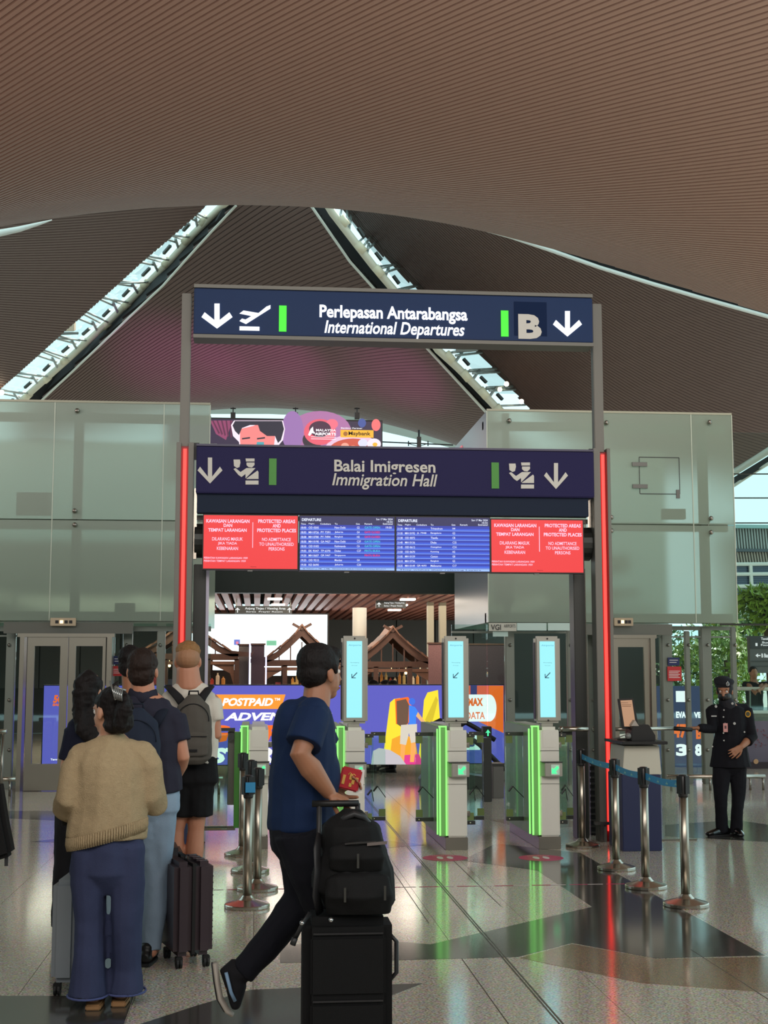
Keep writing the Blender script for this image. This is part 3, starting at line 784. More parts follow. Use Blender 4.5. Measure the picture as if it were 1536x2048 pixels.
# ================================================================ LED BANNER
YN = 25.2
MAG = em('banner_plum', (66, 26, 50), 1.0)
t = thing('led_banner', at(590, 960, YN), 'wide lit advertising banner with a face and bowls of food, above the immigration sign', 'screen')
pbox('casing', BLACK, 330, 837, 765, 965, YN + .02, .25, t)
pbox('display', em('banner_dark', (44, 30, 62), 1.0), 333, 840, 763, 963, YN, .02, t)
e1 = lambda nm, rgb: em('b_' + nm, rgb, 1.05)
prismo('picture_shape', e1('red_leaf', (140, 60, 100)), [(420, 841), (465, 841), (452, 880), (432, 868)], YN - .004, .003, t)
for k in range(5): prismo('picture_shape', e1('leafdark', (90, 30, 66)), [(424 + k * 9, 841), (427 + k * 9, 841), (440 + k * 6, 866 + k * 2), (437 + k * 6, 868 + k * 2)], YN - .006, .001, t)
def disc(cx, cy, r, m, Y, t, ry=None, n=28, nm='picture_shape'):
    return prismo(nm, m, [(cx + r * math.cos(a * 2 * math.pi / n), cy + (ry or r) * math.sin(a * 2 * math.pi / n)) for a in range(n)], Y, .002, t)
disc(640, 862, 62, e1('mauve', (170, 110, 160)), YN - .003, t, 40); disc(585, 862, 22, e1('lilac', (150, 110, 170)), YN - .005, t, 40)
# outline, head, hair (a young man smiling down)
prismo('picture_shape', e1('outline', (245, 225, 240)), [(462, 850), (468, 841), (566, 841), (570, 858), (566, 880), (556, 892), (552, 905), (480, 905), (478, 884), (466, 872)], YN - .008, .002, t)
prismo('picture_shape', e1('face', (236, 130, 128)), [(480, 858), (506, 852), (520, 846), (548, 850), (550, 876), (546, 905), (482, 905), (480, 880)], YN - .011, .002, t)
prismo('picture_shape', e1('hair', (30, 28, 48)), [(465, 851), (470, 842), (564, 842), (568, 858), (562, 880), (556, 886), (550, 872), (534, 872), (520, 862), (516, 850), (500, 850), (484, 856), (478, 870), (470, 862)], YN - .014, .002, t)
for a, b in ((484, 500), (514, 530)): prismo('picture_shape', e1('hair', (30, 28, 48)), [(a, 876), (b, 874), (b, 877), (a, 879)], YN - .014, .002, t)
prismo('picture_shape', e1('cyanp', (70, 160, 170)), [(514, 884), (528, 884), (528, 900), (510, 902)], YN - .016, .002, t)
disc(640, 864, 32, e1('roserim', (226, 90, 110)), YN - .008, t, 26); disc(640, 858, 22, e1('rosein', (70, 34, 60)), YN - .011, t, 16)
disc(664, 848, 12, e1('coral', (236, 110, 130)), YN - .009, t, 10); disc(625, 880, 20, e1('bowlblack', (46, 34, 46)), YN - .006, t, 18)
disc(706, 899, 56, e1('bowl', (228, 190, 216)), YN - .008, t, 30); disc(706, 901, 48, e1('soup', (200, 80, 60)), YN - .011, t, 24)
for cx_, cy_, r_, cc in ((726, 886, 10, (216, 216, 240)), (748, 888, 14, (235, 225, 235)), (690, 892, 8, (240, 160, 140)), (678, 900, 9, (250, 190, 160)), (706, 896, 7, (230, 120, 90)), (664, 906, 7, (250, 170, 140))): disc(cx_, cy_, r_, e1('food%d' % cx_, cc), YN - .014, t, r_ * .8, 16)
disc(750, 889, 5, e1('yolk', (250, 180, 40)), YN - .017, t, 4, 12); disc(752, 850, 9, e1('coral2', (236, 110, 110)), YN - .009, t, 12); disc(724, 846, 8, e1('navyp', (60, 80, 150)), YN - .009, t, 9)
pbox('picture_label', e1('amber', (246, 178, 40)), 681, 860, 747, 875, YN - .013, .003, t)
BKP = mat('print_black', (30, 26, 24), .5); WHE = em('print_white', (245, 240, 245), 1.1)
ptext('Maybank', 697, 863, 741, 873, YN - .016, BKP, t, bold=.02); disc(691, 867.5, 4.5, e1('amberdark', (160, 100, 40)), YN - .016, t)
ptext('Banking Partner', 682, 855, 725, 858.5, YN - .016, WHE, t, bold=.02)
ptext('MALAYSIA', 632, 858, 672, 863, YN - .016, WHE, t, bold=.02); ptext('AIRPORTS', 630, 865, 672, 871, YN - .016, WHE, t, bold=.04)
prismo('picture_shape', WHE, [(616, 870), (621, 858), (626, 853), (627, 862), (632, 868), (624, 866), (620, 872)], YN - .016, .002, t)
for y in (873.5, 877.5): pbox('picture_line', WHE, 622, y, 672, y + 1, YN - .016, .002, t)
for px in (466, 591, 714):   # mounting brackets on the banner's top edge
    c = at(px, 838, YN + .12); MB().box(c.x - .045, c.x + .045, YN + .08, YN + .17, c.z, c.z + .12).tube([c, c + V((0, 0, .22))], .012, 6).tube([c + V((-.05, 0, .2)), c + V((.05, 0, .2))], .012, 6).build('bracket', BLACK, t)
for px in (450, 720):
    c = at(px, 965, YN + .15); MB().box(c.x - .06, c.x + .06, YN + .1, YN + .2, 3.8, c.z).build('leg', DKSTEEL, t)
# pole with cross arms and stay wires to the right of the banner
c = at(838, 890, 26); t = thing('mast', (c.x, 26, 3.8), 'slim black mast with cross arm on the mezzanine roof, right of the banner', 'mast')
MB().box(c.x - .04, c.x + .04, 25.97, 26.03, 3.8, at(838, 874, 26).z).tube([(c.x, 26, at(838, 876, 26).z), (c.x, 26, at(838, 860, 26).z)], .02, 8).build('pole', BLACK, t)
z = at(838, 887, 26).z; MB().tube([(at(765, 887, 26).x, 26, z + .02), (c.x, 26, z), (at(906, 887, 26).x, 26, z - .02)], .012, 6).build('wire', BLACK, t)
for px in (817, 856): b = at(px, 887, 26); MB().tube([b + V((0, 0, -.05)), b + V((0, 0, .05))], .012, 6).tube([b, (c.x, 26, b.z - .06)], .007, 5).build('arm', BLACK, t)
t = thing('poster', at(909, 900, 22.9), 'pink poster on the side of the right lift housing', 'poster')
boxo('sheet', em('poster_pink', (226, 110, 120), .8), xR0 - .015, xR0 - .003, 22.0, 22.95, 4.9, 5.35, t)
# ================================================================ BILLBOARD (lit ribbon board)
YP = 21.8
t = thing('lit_billboard', (at(540, 1530, YP).x, YP, 0), 'long lit blue violet billboard lettered POSTPAID with a hiker, behind the gates', 'billboard')
BLU = em('bb_violet', (92, 92, 190), 1.0); ORG = em('bb_orange', (250, 150, 50), 1.05); OR2 = em('bb_deep_orange', (250, 108, 30), 1.05); WHT = em('bb_white', (250, 250, 252), 1.15); YEL = em('bb_yellow', (244, 220, 50), 1.05)
pbox('casing', BLACK, 84, 1369, 1012, 1531, YP + .03, .2, t)
pbox('display', BLU, 86, 1371, 1008, 1529, YP, .03, t)
for px in (110, 300, 420, 700, 980):
    c = at(px, 1528, YP + .1); MB().box(c.x - .03, c.x + .03, YP + .08, YP + .14, 0, c.z).build('leg', DKSTEEL, t)
yy = YP - .004
prismo('picture_shape', ORG, [(400, 1389), (571, 1389), (562, 1418), (400, 1418)], yy, .003, t)
ptext('POSTPAID', 444, 1396, 546, 1412, yy - .004, WHT, t, bold=.04, shear=.25); ptext('TM', 549, 1396, 560, 1401, yy - .004, WHT, t, bold=.02)
ptext('ADVENTURES', 449, 1425, 664, 1441, yy - .004, WHT, t, bold=.04, shear=.25)
ptext('5G & ROAM', 380, 1450, 700, 1484, yy - .003, OR2, t, bold=.05, shear=.2)
ptext('STARTS RM', 422, 1495, 690, 1526, yy - .004, WHT, t, bold=.06, shear=.2)
ptext('5G', 106, 1390, 128, 1406, yy - .004, OR2, t, bold=.05, shear=.2); ptext('BASIC', 105, 1407, 127, 1412, yy - .004, OR2, t, bold=.05, shear=.2)
ptext('Terms apply.', 101, 1517, 135, 1522, yy - .004, WHT, t, bold=.03)
# yellow letter shapes and the hiker with a big pack
prismo('picture_shape', YEL, [(764, 1529), (780, 1405), (788, 1398), (800, 1396), (812, 1410), (822, 1529)], yy, .003, t)
prismo('picture_shape', YEL, [(842, 1470), (848, 1400), (855, 1385), (876, 1380), (880, 1440), (866, 1529), (835, 1529)], yy, .003, t)
prismo('picture_shape', em('bb_amber', (240, 165, 40), 1.0), [(778, 1529), (784, 1478), (802, 1470), (830, 1475), (838, 1529)], yy - .003, .003, t)
prismo('picture_shape', em('bb_ochre', (214, 190, 40), 1.0), [(850, 1440), (872, 1392), (876, 1400), (862, 1455)], yy - .003, .002, t)
prismo('picture_shape', OR2, [(790, 1398), (816, 1394), (823, 1404), (821, 1440), (812, 1452), (792, 1448)], yy - .006, .003, t)
prismo('picture_shape', em('bb_pack', (112, 84, 66), .9), [(793, 1402), (812, 1398), (818, 1410), (816, 1446), (806, 1456), (794, 1448)], yy - .010, .003, t)
disc(824, 1403, 6.5, em('bb_bluecap', (60, 110, 220), 1.05), yy - .010, t, 7)
prismo('picture_shape', em('bb_blueshirt', (60, 130, 236), 1.05), [(818, 1410), (830, 1414), (838, 1426), (832, 1432), (832, 1448), (818, 1450)], yy - .012, .003, t)
prismo('picture_shape', em('bb_arm', (235, 180, 120), 1.0), [(836, 1424), (852, 1446), (848, 1450), (832, 1432)], yy - .013, .003, t)
prismo('picture_shape', em('bb_shorts', (214, 206, 190), 1.0), [(802, 1450), (834, 1448), (834, 1484), (822, 1486), (818, 1466), (812, 1490), (800, 1488)], yy - .014, .003, t)
for p in ([(802, 1488), (811, 1490), (808, 1524), (800, 1524)], [(822, 1486), (832, 1486), (828, 1524), (820, 1524)]): prismo('picture_shape', em('bb_leg', (250, 170, 90), 1.0), p, yy - .016, .003, t)
prismo('picture_shape', em('bb_pink', (226, 60, 140), 1.0), [(780, 1529), (786, 1512), (838, 1508), (846, 1529)], yy - .005, .003, t)
prismo('picture_shape', em('bb_stone', (196, 190, 196), 1.0), [(742, 1529), (746, 1502), (758, 1496), (780, 1500), (800, 1512), (812, 1529)], yy - .018, .003, t)
# right end: orange block with white price panel
prismo('picture_shape', em('bb_red', (236, 100, 70), 1.0), [(928, 1371), (978, 1371), (978, 1420), (928, 1420)], yy, .003, t)
prismo('picture_shape', em('bb_navy', (60, 60, 120), .9), [(941, 1371), (954, 1371), (954, 1392), (941, 1392)], yy - .002, .003, t)
prismo('picture_shape', OR2, [(978, 1371), (1007, 1371), (1007, 1466), (950, 1440), (978, 1420)], yy - .001, .003, t)
pbox('picture_panel', WHT, 930, 1389, 980, 1443, yy - .006, .003, t); disc(979, 1416, 14, WHT, yy - .006, t, 27)
ptext('MAX', 936, 1396, 966, 1412, yy - .01, OR2, t, bold=.05); ptext('DATA', 932, 1424, 970, 1438, yy - .01, OR2, t, bold=.03)
pbox('picture_panel', WHT, 880, 1466, 960, 1500, yy - .006, .003, t)
ptext('U0 GB', 886, 1474, 950, 1494, yy - .01, em('bb_darkblue', (50, 60, 140), .9), t, bold=.04)
# glowing panel added behind the right glass wall to imitate the billboard's reflection
t = thing('billboard_reflection', at(1385, 1540, 23.5), 'glowing panel standing in for the billboard reflection, behind the right glass wall', 'billboard')
pbox('display', em('reflection_blue', (52, 66, 104), .75), 1318, 1372, 1428, 1536, 23.5, .1, t)
pbox('stand', DKSTEEL, 1318, 1537, 1428, 1556, 23.52, .1, t)  # lower edge of the added reflection panel, no real stand
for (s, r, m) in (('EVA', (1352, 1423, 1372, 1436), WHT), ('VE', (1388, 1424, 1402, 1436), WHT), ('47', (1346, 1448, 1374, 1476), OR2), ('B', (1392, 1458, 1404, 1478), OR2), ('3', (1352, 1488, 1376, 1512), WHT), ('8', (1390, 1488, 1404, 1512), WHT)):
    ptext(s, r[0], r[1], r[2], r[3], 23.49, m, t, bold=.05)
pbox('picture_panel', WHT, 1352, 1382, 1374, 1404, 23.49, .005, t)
# escalator balustrades and the bollards beyond the gates
t = thing('escalator', at(905, 1570, 19), 'escalator with black arched handrails beyond the middle gate', 'escalator')
for k, (px, Y) in enumerate(((0, 19.4), (52, 19.9))):
    pts = [(846 + px, 1560), (856 + px, 1500), (860 + px, 1460), (868 + px, 1447), (880 + px, 1441), (900 + px, 1446), (960 + px, 1490), (1010 + px, 1540)]
    if k: pts = [(p[0], p[1] + 4) for p in pts[2:5]] + [(950, 1455), (990, 1480)]
    w_ = [at(p[0], p[1], Y) for p in pts]
    MB().tube(w_, .035, 8).build('handrail', RUBBER, t, smooth=True)
    if not k:
        MB().prism([q + V((0, 0, -.02)) for q in w_[1:]] + [at(870, 1560, Y)], (0, .012, 0)).build('balustrade_glass', GLASS, t)
        MB().prism([at(846, 1562, Y - .02), at(862, 1538, Y - .02), at(1010, 1560, Y - .02), at(1000, 1580, Y - .02), at(850, 1580, Y - .02)], (0, .6, 0)).build('skirt', DKSTEEL, t)
t = thing('bollard', at(976, 1604, 15.9), 'dark slim bollard with a green up arrow display, beyond the middle gate', 'bollard')
c = onfloor(976, 1604); yb_ = c.y; t.location = c
boxo('body', DKSTEEL, c.x - .052, c.x + .052, yb_, yb_ + .14, 0, at(976, 1476, yb_).z, t, bev=.006); boxo('head', BLACK, c.x - .055, c.x + .055, yb_ - .01, yb_ + .14, at(976, 1474, yb_).z, at(976, 1453, yb_).z, t, bev=.006)
prismo('arrow', em('arrow_green', (70, 230, 150), 1.5), [(971, 1466), (976, 1459), (981, 1466), (977.4, 1465), (977.4, 1472), (974.6, 1472), (974.6, 1465)], yb_ - .014, .003, t)
c = onfloor(997, 1597); t = thing('litter_bin', c, 'grey bin beside the slim bollard beyond the middle gate', 'bin')
boxo('body', GREYMETAL, c.x - .075, c.x + .075, c.y, c.y + .3, 0, .42, t, bev=.01); boxo('lid', DKSTEEL, c.x - .08, c.x + .08, c.y - .01, c.y + .31, .42, .45, t)
# ================================================================ GANTRY
YG = 13.4
ALU = mat('gantry_aluminium', (116, 114, 108), .5, .6, bump=.03, bscale=40, stretch=(1, 1, .04)); ALUD = mat('gantry_dark', (62, 64, 62), .4, .7)
RED = em('led_red', (255, 50, 44), 2.6); REDH = mat('red_housing', (150, 22, 26), .4)
gx = lambda px: at(px, 1100, YG).x
gz = lambda py, px=780: at(px, py, YG).z
t = thing('sign_gantry', (gx(780), YG, 0), 'tall metal gantry with red light strips carrying the overhead signs', 'gantry')
for (a, b, py) in ((362, 381, 586), (1186, 1205, 607)):
    zt = gz(py, a); boxo('upper_post', ALU, at(a, 700, YG).x, at(b, 700, YG).x, YG, YG + .1, gz(900), zt, t, bev=.006)
for s, (a, b, l0, l1) in enumerate(((350, 385, 362, 372), (1187, 1221, 1203, 1212))):
    zt = gz(886, a) if s == 0 else gz(898, a)
    xa, xb, xl, xm = gx(a), gx(b), gx(l0), gx(l1)
    boxo('light_channel', ALU, xa, xl - .012, YG - .06, YG + .12, 0, zt, t, bev=.004); boxo('light_channel', ALU, xm + .012, xb, YG - .06, YG + .12, 0, zt, t, bev=.004)
    boxo('channel_back', REDH, xl - .012, xm + .012, YG + .0, YG + .05, 0, zt - .03, t)
    boxo('light_strip', RED, xl + .008, xm - .008, YG - .03, YG - .01, .10, zt - .06, t)
    c = V(((xb if s == 0 else xa), YG, gz(900)))
    MB().box(c.x - .03, c.x + .05, YG - .02, YG + .06, c.z - .12, c.z + .04).build('clamp', BLACK, t)
boxo('inner_post', ALUD, gx(386), gx(416), YG + .2, YG + .4, 0, gz(1128), t, bev=.006); boxo('inner_post', ALUD, gx(1155), gx(1178), YG + .2, YG + .4, 0, gz(1140), t, bev=.006)
boxo('edge_strip', mat('pale_lilac', (196, 190, 210), .3), gx(412), gx(418), YG + .16, YG + .2, .02, gz(1140), t)
boxo('rear_pole', POLSTEEL, gx(386), gx(392), YG + .05, YG + .12, gz(1120), gz(980), t); boxo('rear_pole', POLSTEEL, gx(1179), gx(1186), YG + .05, YG + .12, gz(1050), gz(985), t); boxo('rear_pole', POLSTEEL, gx(1176), gx(1184), YG + .3, YG + .38, 0, gz(1130), t)
for (a, b) in ((388, 408), (1166, 1186)):
    MB().tube([(gx(a), YG + .16, gz(1082)), (gx(b), YG + .16, gz(1082))], .17, 20, lat=(0, 0, 1)).build('end_bracket', ALUD, t, smooth=False)
for (a, b, py) in ((388, 1180, 1036),): boxo('rear_rail', ALU, gx(a), gx(b), YG + .12, YG + .2, gz(py + 4), gz(py - 4), t)
# sign faces
NAVY = mat('sign_navy', (12, 46, 92), .45, 0, spec=.25, bump=.03, bscale=20, stretch=(.03, 1, 1)); NAVY2 = mat('sign_indigo', (34, 30, 78), .55, spec=.2); NAVY3 = mat('sign_deep_blue', (22, 36, 58), .55, spec=.2)
LIT = em('lit_white', (250, 252, 255), 1.25); LITG = em('lit_green', (60, 230, 40), 1.1); WPR = mat('print_white_flat', (218, 214, 206), .5); GPR = mat('print_green', (74, 150, 58), .5)


def arrow_down(cx, y0, y1, hw, m, Y, t):
    k = (y1 - y0); s = hw * .17
    tip = y1; wing = y0 + k * .33
    prismo('arrow', m, [(cx - s, y0), (cx + s, y0), (cx + s, tip - hw * .55), (cx + hw - s * 1.2, wing - s * .2 + 2), (cx + hw, wing + s * 2.0), (cx, tip), (cx - hw, wing + s * 2.0), (cx - hw + s * 1.2, wing - s * .2 + 2), (cx - s, tip - hw * .55)], Y, .004, t)


YS = YG - .14
t = thing('departures_sign', (gx(780), YG, gz(690)), 'upper blue lit sign lettered Perlepasan Antarabangsa International Departures', 'sign')
za, zb2 = gz(593), gz(684)
x0, x1 = gx(381), gx(1187)
boxo('panel', NAVY, x0, x1, YS, YG + .09, zb2, za, t, bev=.01)
for z in (za, zb2 - .035): boxo('rim', ALU, x0, x1, YS - .015, YG + .1, z, z + .035, t)
boxo('door_patch', mat('sign_patch', (10, 34, 72), .6, spec=.15), gx(1028), gx(1094), YS - .004, YS, zb2 + .06, za - .06, t)
yl = YS - .008
arrow_down(434, 607, 657, 31, LIT, yl, t)
prismo('plane_symbol', LIT, [(479, 627), (487, 621), (517, 626), (533, 613), (541, 610), (541, 617), (492, 648), (479, 642), (484, 637), (491, 639), (503, 632)], yl, .004, t)
pbox('plane_symbol', LIT, 479, 653, 519, 661, yl, .004, t)
pbox('green_bar', LITG, 558, 611, 573, 663, yl, .004, t); pbox('green_bar', LITG, 1002, 621, 1017, 673, yl, .004, t)
def q(px, py): return at(px, py, YS)
def stext(s, a, b, y0, y1, m, **k): text(s, at(a, 800, YS).x, at(b, 800, YS).x, at(780, y1, YS).z, at(780, y0, YS).z, yl, m, t, **k)
stext('Perlepasan Antarabangsa', 638, 936, 613, 646, LIT, bold=.028); stext('International Departures', 648, 930, 644, 677, LIT, bold=.02, shear=.22)
stext('B', 1038, 1085, 622, 672, WPR, bold=.05); arrow_down(1135, 622, 673, 29, LIT, yl, t)
# immigration sign with header of the display wall
t = thing('immigration_sign', (gx(780), YG, gz(1030)), 'lower indigo sign lettered Balai Imigresen Immigration Hall', 'sign')
x0, x1 = gx(391), gx(1184)
boxo('panel', NAVY2, x0, x1, YS, YG + .05, gz(994), gz(902), t, bev=.008); boxo('header', NAVY3, x0 + .01, x1 - .05, YS + .05, YG + .05, gz(1031), gz(994), t)
boxo('top_rim', mat('rim_dark', (70, 68, 84), .4, .5), x0, x1, YS - .01, YG + .06, gz(902), gz(902) + .02, t)


def officer_symbol(cx, cy, m, Y, t):
    s = 1.0
    P_ = lambda L: [(cx + a, cy + b) for a, b in L]
    for L in ([(-2, -27), (16, -27), (16, -21), (-1, -21)], [(0, -19), (16, -19), (16, -14), (11, -9), (4, -10), (0, -14)], [(-26, -25), (-13, -25), (-12, -19), (-14, -10), (-19, -8), (-25, -12)],
              [(-26, -6), (-22, -8), (-12, 0), (0, -8), (18, -8), (9, 2), (-2, 13), (-2, 4), (-10, 10), (-16, 6)], [(22, -3), (24, 0), (24, 14), (0, 14), (0, 13)], [(-2, 17), (24, 17), (24, 25), (-2, 25)]):
        prismo('officer_symbol', m, P_(L), Y, .004, t)


arrow_down(420, 915, 967, 25, WPR, yl, t); officer_symbol(493, 944, WPR, yl, t); pbox('green_bar', GPR, 538, 917, 553, 970, yl, .004, t)
pbox('green_bar', GPR, 983, 925, 998, 977, yl, .004, t); officer_symbol(1044, 952, WPR, yl, t); arrow_down(1112, 926, 978, 24, WPR, yl, t)
stext('Balai Imigresen', 669, 870, 921, 952, WPR, bold=.02); stext('Immigration Hall', 665, 874, 948, 980, WPR, bold=.014, shear=.22)
# display screens
SR = em('screen_red', (232, 46, 50), 1.0); SW = em('screen_text', (250, 200, 225), 1.05); SB = em('screen_blue', (22, 48, 168), 1.0); SB2 = em('screen_blue_light', (40, 84, 214), 1.0); SN = em('screen_navy', (18, 22, 80), 1.0)
SC = em('screen_cyan', (60, 200, 220), 1.0); SL = em('screen_line', (130, 170, 250), 1.0); ST = em('screen_white', (225, 232, 255), 1.0); SRT = em('screen_redtext', (236, 30, 70), 1.0); STK = em('screen_ticker', (150, 186, 246), 1.0)
YD = YG - .10


def screen(px0, px1, py0, py1, lab):
    t = thing('display_screen', at((px0 + px1) / 2, py1, YD), lab, 'screen')
    pbox('bezel', BLACK, px0, py0, px1, py1, YD + .006, .08, t)
    pbox('maker_tab', GREYMETAL, (px0 + px1) / 2 - 6, py1, (px0 + px1) / 2 + 4, py1 + 2.5, YD + .01, .03, t)
    return t


def warn(px0, px1, py0, py1, lab):
    t = screen(px0, px1, py0, py1, lab); pbox('display', SR, px0 + 2, py0 + 2, px1 - 2, py1 - 2.5, YD, .008, t); w_ = px1 - px0; h = py1 - py0; Y = YD - .003
    f = lambda s, a, b, c, d, bo=.012: ptext(s, px0 + a * w_, py0 + c * h, px0 + b * w_, py0 + d * h, Y, SW, t, bold=bo)
    f('KAWASAN LARANGAN', .04, .49, .085, .15, .03); f('DAN', .22, .31, .165, .225, .03); f('TEMPAT LARANGAN', .06, .46, .25, .31, .03)
    f('DILARANG MASUK', .10, .42, .41, .47); f('JIKA TIADA', .16, .36, .495, .555); f('KEBENARAN', .15, .37, .58, .64)
    f('PROTECTED AREAS', .58, .965, .09, .155, .03); f('AND', .73, .815, .17, .235, .03); f('PROTECTED PLACES', .57, .975, .255, .32, .03)
    f('NO ADMITTANCE', .62, .92, .42, .48); f('TO UNAUTHORISED', .59, .95, .505, .565); f('PERSONS', .69, .855, .59, .65)
    f('PERINTAH KAWASAN LARANGAN 1959', .015, .47, .765, .80); f('PERINTAH TEMPAT LARANGAN 1959', .015, .45, .82, .855)
    a = px0 + .52 * w_; pbox('rule', SW, a, py0 + .14 * h, a + 1.2, py0 + .60 * h, Y, .002, t)
    ptext('Airports', px0 + .5 * w_, py0 + .93 * h, px0 + .56 * w_, py0 + .955 * h, Y, BKP, t)


def flights(px0, px1, py0, py1, lab, rows, foot):
    t = screen(px0, px1, py0, py1, lab); Y = YD - .003; w_ = px1 - px0; h = py1 - py0
    pbox('display', SB, px0 + 2, py0 + 2, px1 - 2, py1 - 2.5, YD, .008, t); pbox('title_band', SN, px0 + 2, py0 + 2, px1 - 2, py0 + .17 * h, Y + .001, .002, t)
    f = lambda s, a, b, c, d, m=ST, bo=.012: ptext(s, px0 + a * w_, py0 + c * h, px0 + b * w_, py0 + d * h, Y - .002, m, t, bold=bo)
    f('DEPARTURE', .03, .23, .05, .10, ST, .03); f('Sun 17 Mar 2024', .80, .97, .05, .085); f('18:50', .91, .97, .10, .13)
    for s, a, b in (('Time', .02, .07), ('Flight', .10, .16), ('Codeshare', .22, .33), ('To', .37, .40), ('Gate', .59, .63), ('Remark', .68, .76), ('Estimated', .87, .97)): f(s, a, b, .135, .165)
    for k, r in enumerate(rows):
        y = .19 + k * .083
        pbox('row_rule', SL, px0 + 2, py0 + (y + .062) * h, px1 - 2, py0 + (y + .070) * h, Y, .002, t)
        pbox('row_band', SB2, px0 + 2, py0 + (y + .03) * h, px1 - 2, py0 + (y + .062) * h, Y + .001, .001, t)
        f(r[0], .02, .075, y + .008, y + .045); f(r[1], .10, .205, y + .008, y + .045)
        if r[2]: f(r[2], .225, .325, y + .008, y + .045)
        f(r[3], .37, .37 + .0125 * len(r[3]), y + .008, y + .045); 
        if r[4]: f(r[4], .60, .60 + .014 * len(r[4]), y + .008, y + .045)
        if len(r) > 5: f(r[5], .68, .84, y + .008, y + .045, SRT if r[6] else SC)
        if len(r) > 7: f(r[7], .90, .96, y + .008, y + .045)
    pbox('ticker', STK, px0 + 2, py0 + .935 * h, px1 - 2, py1 - 2.5, Y, .002, t); f(foot, .04, .9, .945, .97, SN)


warn(405, 597, 1029, 1140, 'red warning screen at the left end of the row above the gates')
flights(598, 791, 1031, 1143, 'blue flight departures screen, left one of the two', [('18:00', 'OD 0205', '', 'New Delhi', 'G2', 'GATE OPEN', 0, '19:50'), ('18:05', 'MH 0726', 'PY 7391', 'Jakarta', 'G4', 'GATE CLOSED', 1), ('18:08', 'MH 0780', 'PY 7494', 'Bangkok', 'H2', 'GATE CLOSED', 1), ('18:00', 'MH 0190', 'GA 9427', 'New Delhi', 'C37', 'GATE OPEN', 0), ('18:50', 'OD 0182', '', 'Kathmandu', 'C6', 'GATE OPEN', 0), ('19:05', 'EK 9347', 'TP 6370', 'Dubai', 'C27', 'PINTU BUKA', 0), ('19:20', 'MH 0607', 'QR 5467', 'Singapore', '', 'PINTU BUKA', 1), ('19:25', 'OD 9215', '', 'Mumbai', 'G4'), ('19:30', 'KE 0690', '', 'Jakarta', 'C20')], 'BE FRIDAY (1 PM - 2 PM)   PENGGUNA LEBUH YANG DIKAWALI KE LCCT')
flights(791, 981, 1033, 1145, 'blue flight departures screen, right one of the two', [('21:30', 'MH 0118', '', 'Trivandrum', 'H4'), ('21:35', 'MH 0192', 'JL 7948', 'Bangalore', 'G2'), ('21:38', 'OD 0072', '', 'Tianfu', 'C8'), ('21:40', 'MH 0136', '', 'Dhaka', 'C32'), ('21:45', 'OD 0612', '', 'Guangzhou', 'C31'), ('21:50', 'OD 0670', '', 'Kunming', 'H2'), ('21:05', 'MH 0159', '', 'Canton', 'G8'), ('22:10', 'MH 0736', '', 'Bangkok', 'G2'), ('22:25', 'MH 0149', 'QR 4693', 'Melbourne', 'C17')], 'They wishes their relaxing Layers')
warn(981, 1168, 1038, 1147, 'red warning screen at the right end of the row above the gates')
# ================================================================ E-GATES
GB = mat('gate_body', (226, 223, 212), .38, coat=.2); GRN = em('gate_green', (138, 240, 116), 1.35); GRN2 = em('gate_green_arrow', (70, 236, 140), 1.4)
CY = em('gate_cyan', (150, 232, 240), 1.05); CYT = em('gate_cyan_text', (40, 90, 120), .6); GPL = mat('gate_plate', (104, 122, 66), .5); PLB = mat('panel_bezel', (170, 168, 158), .35, .3)


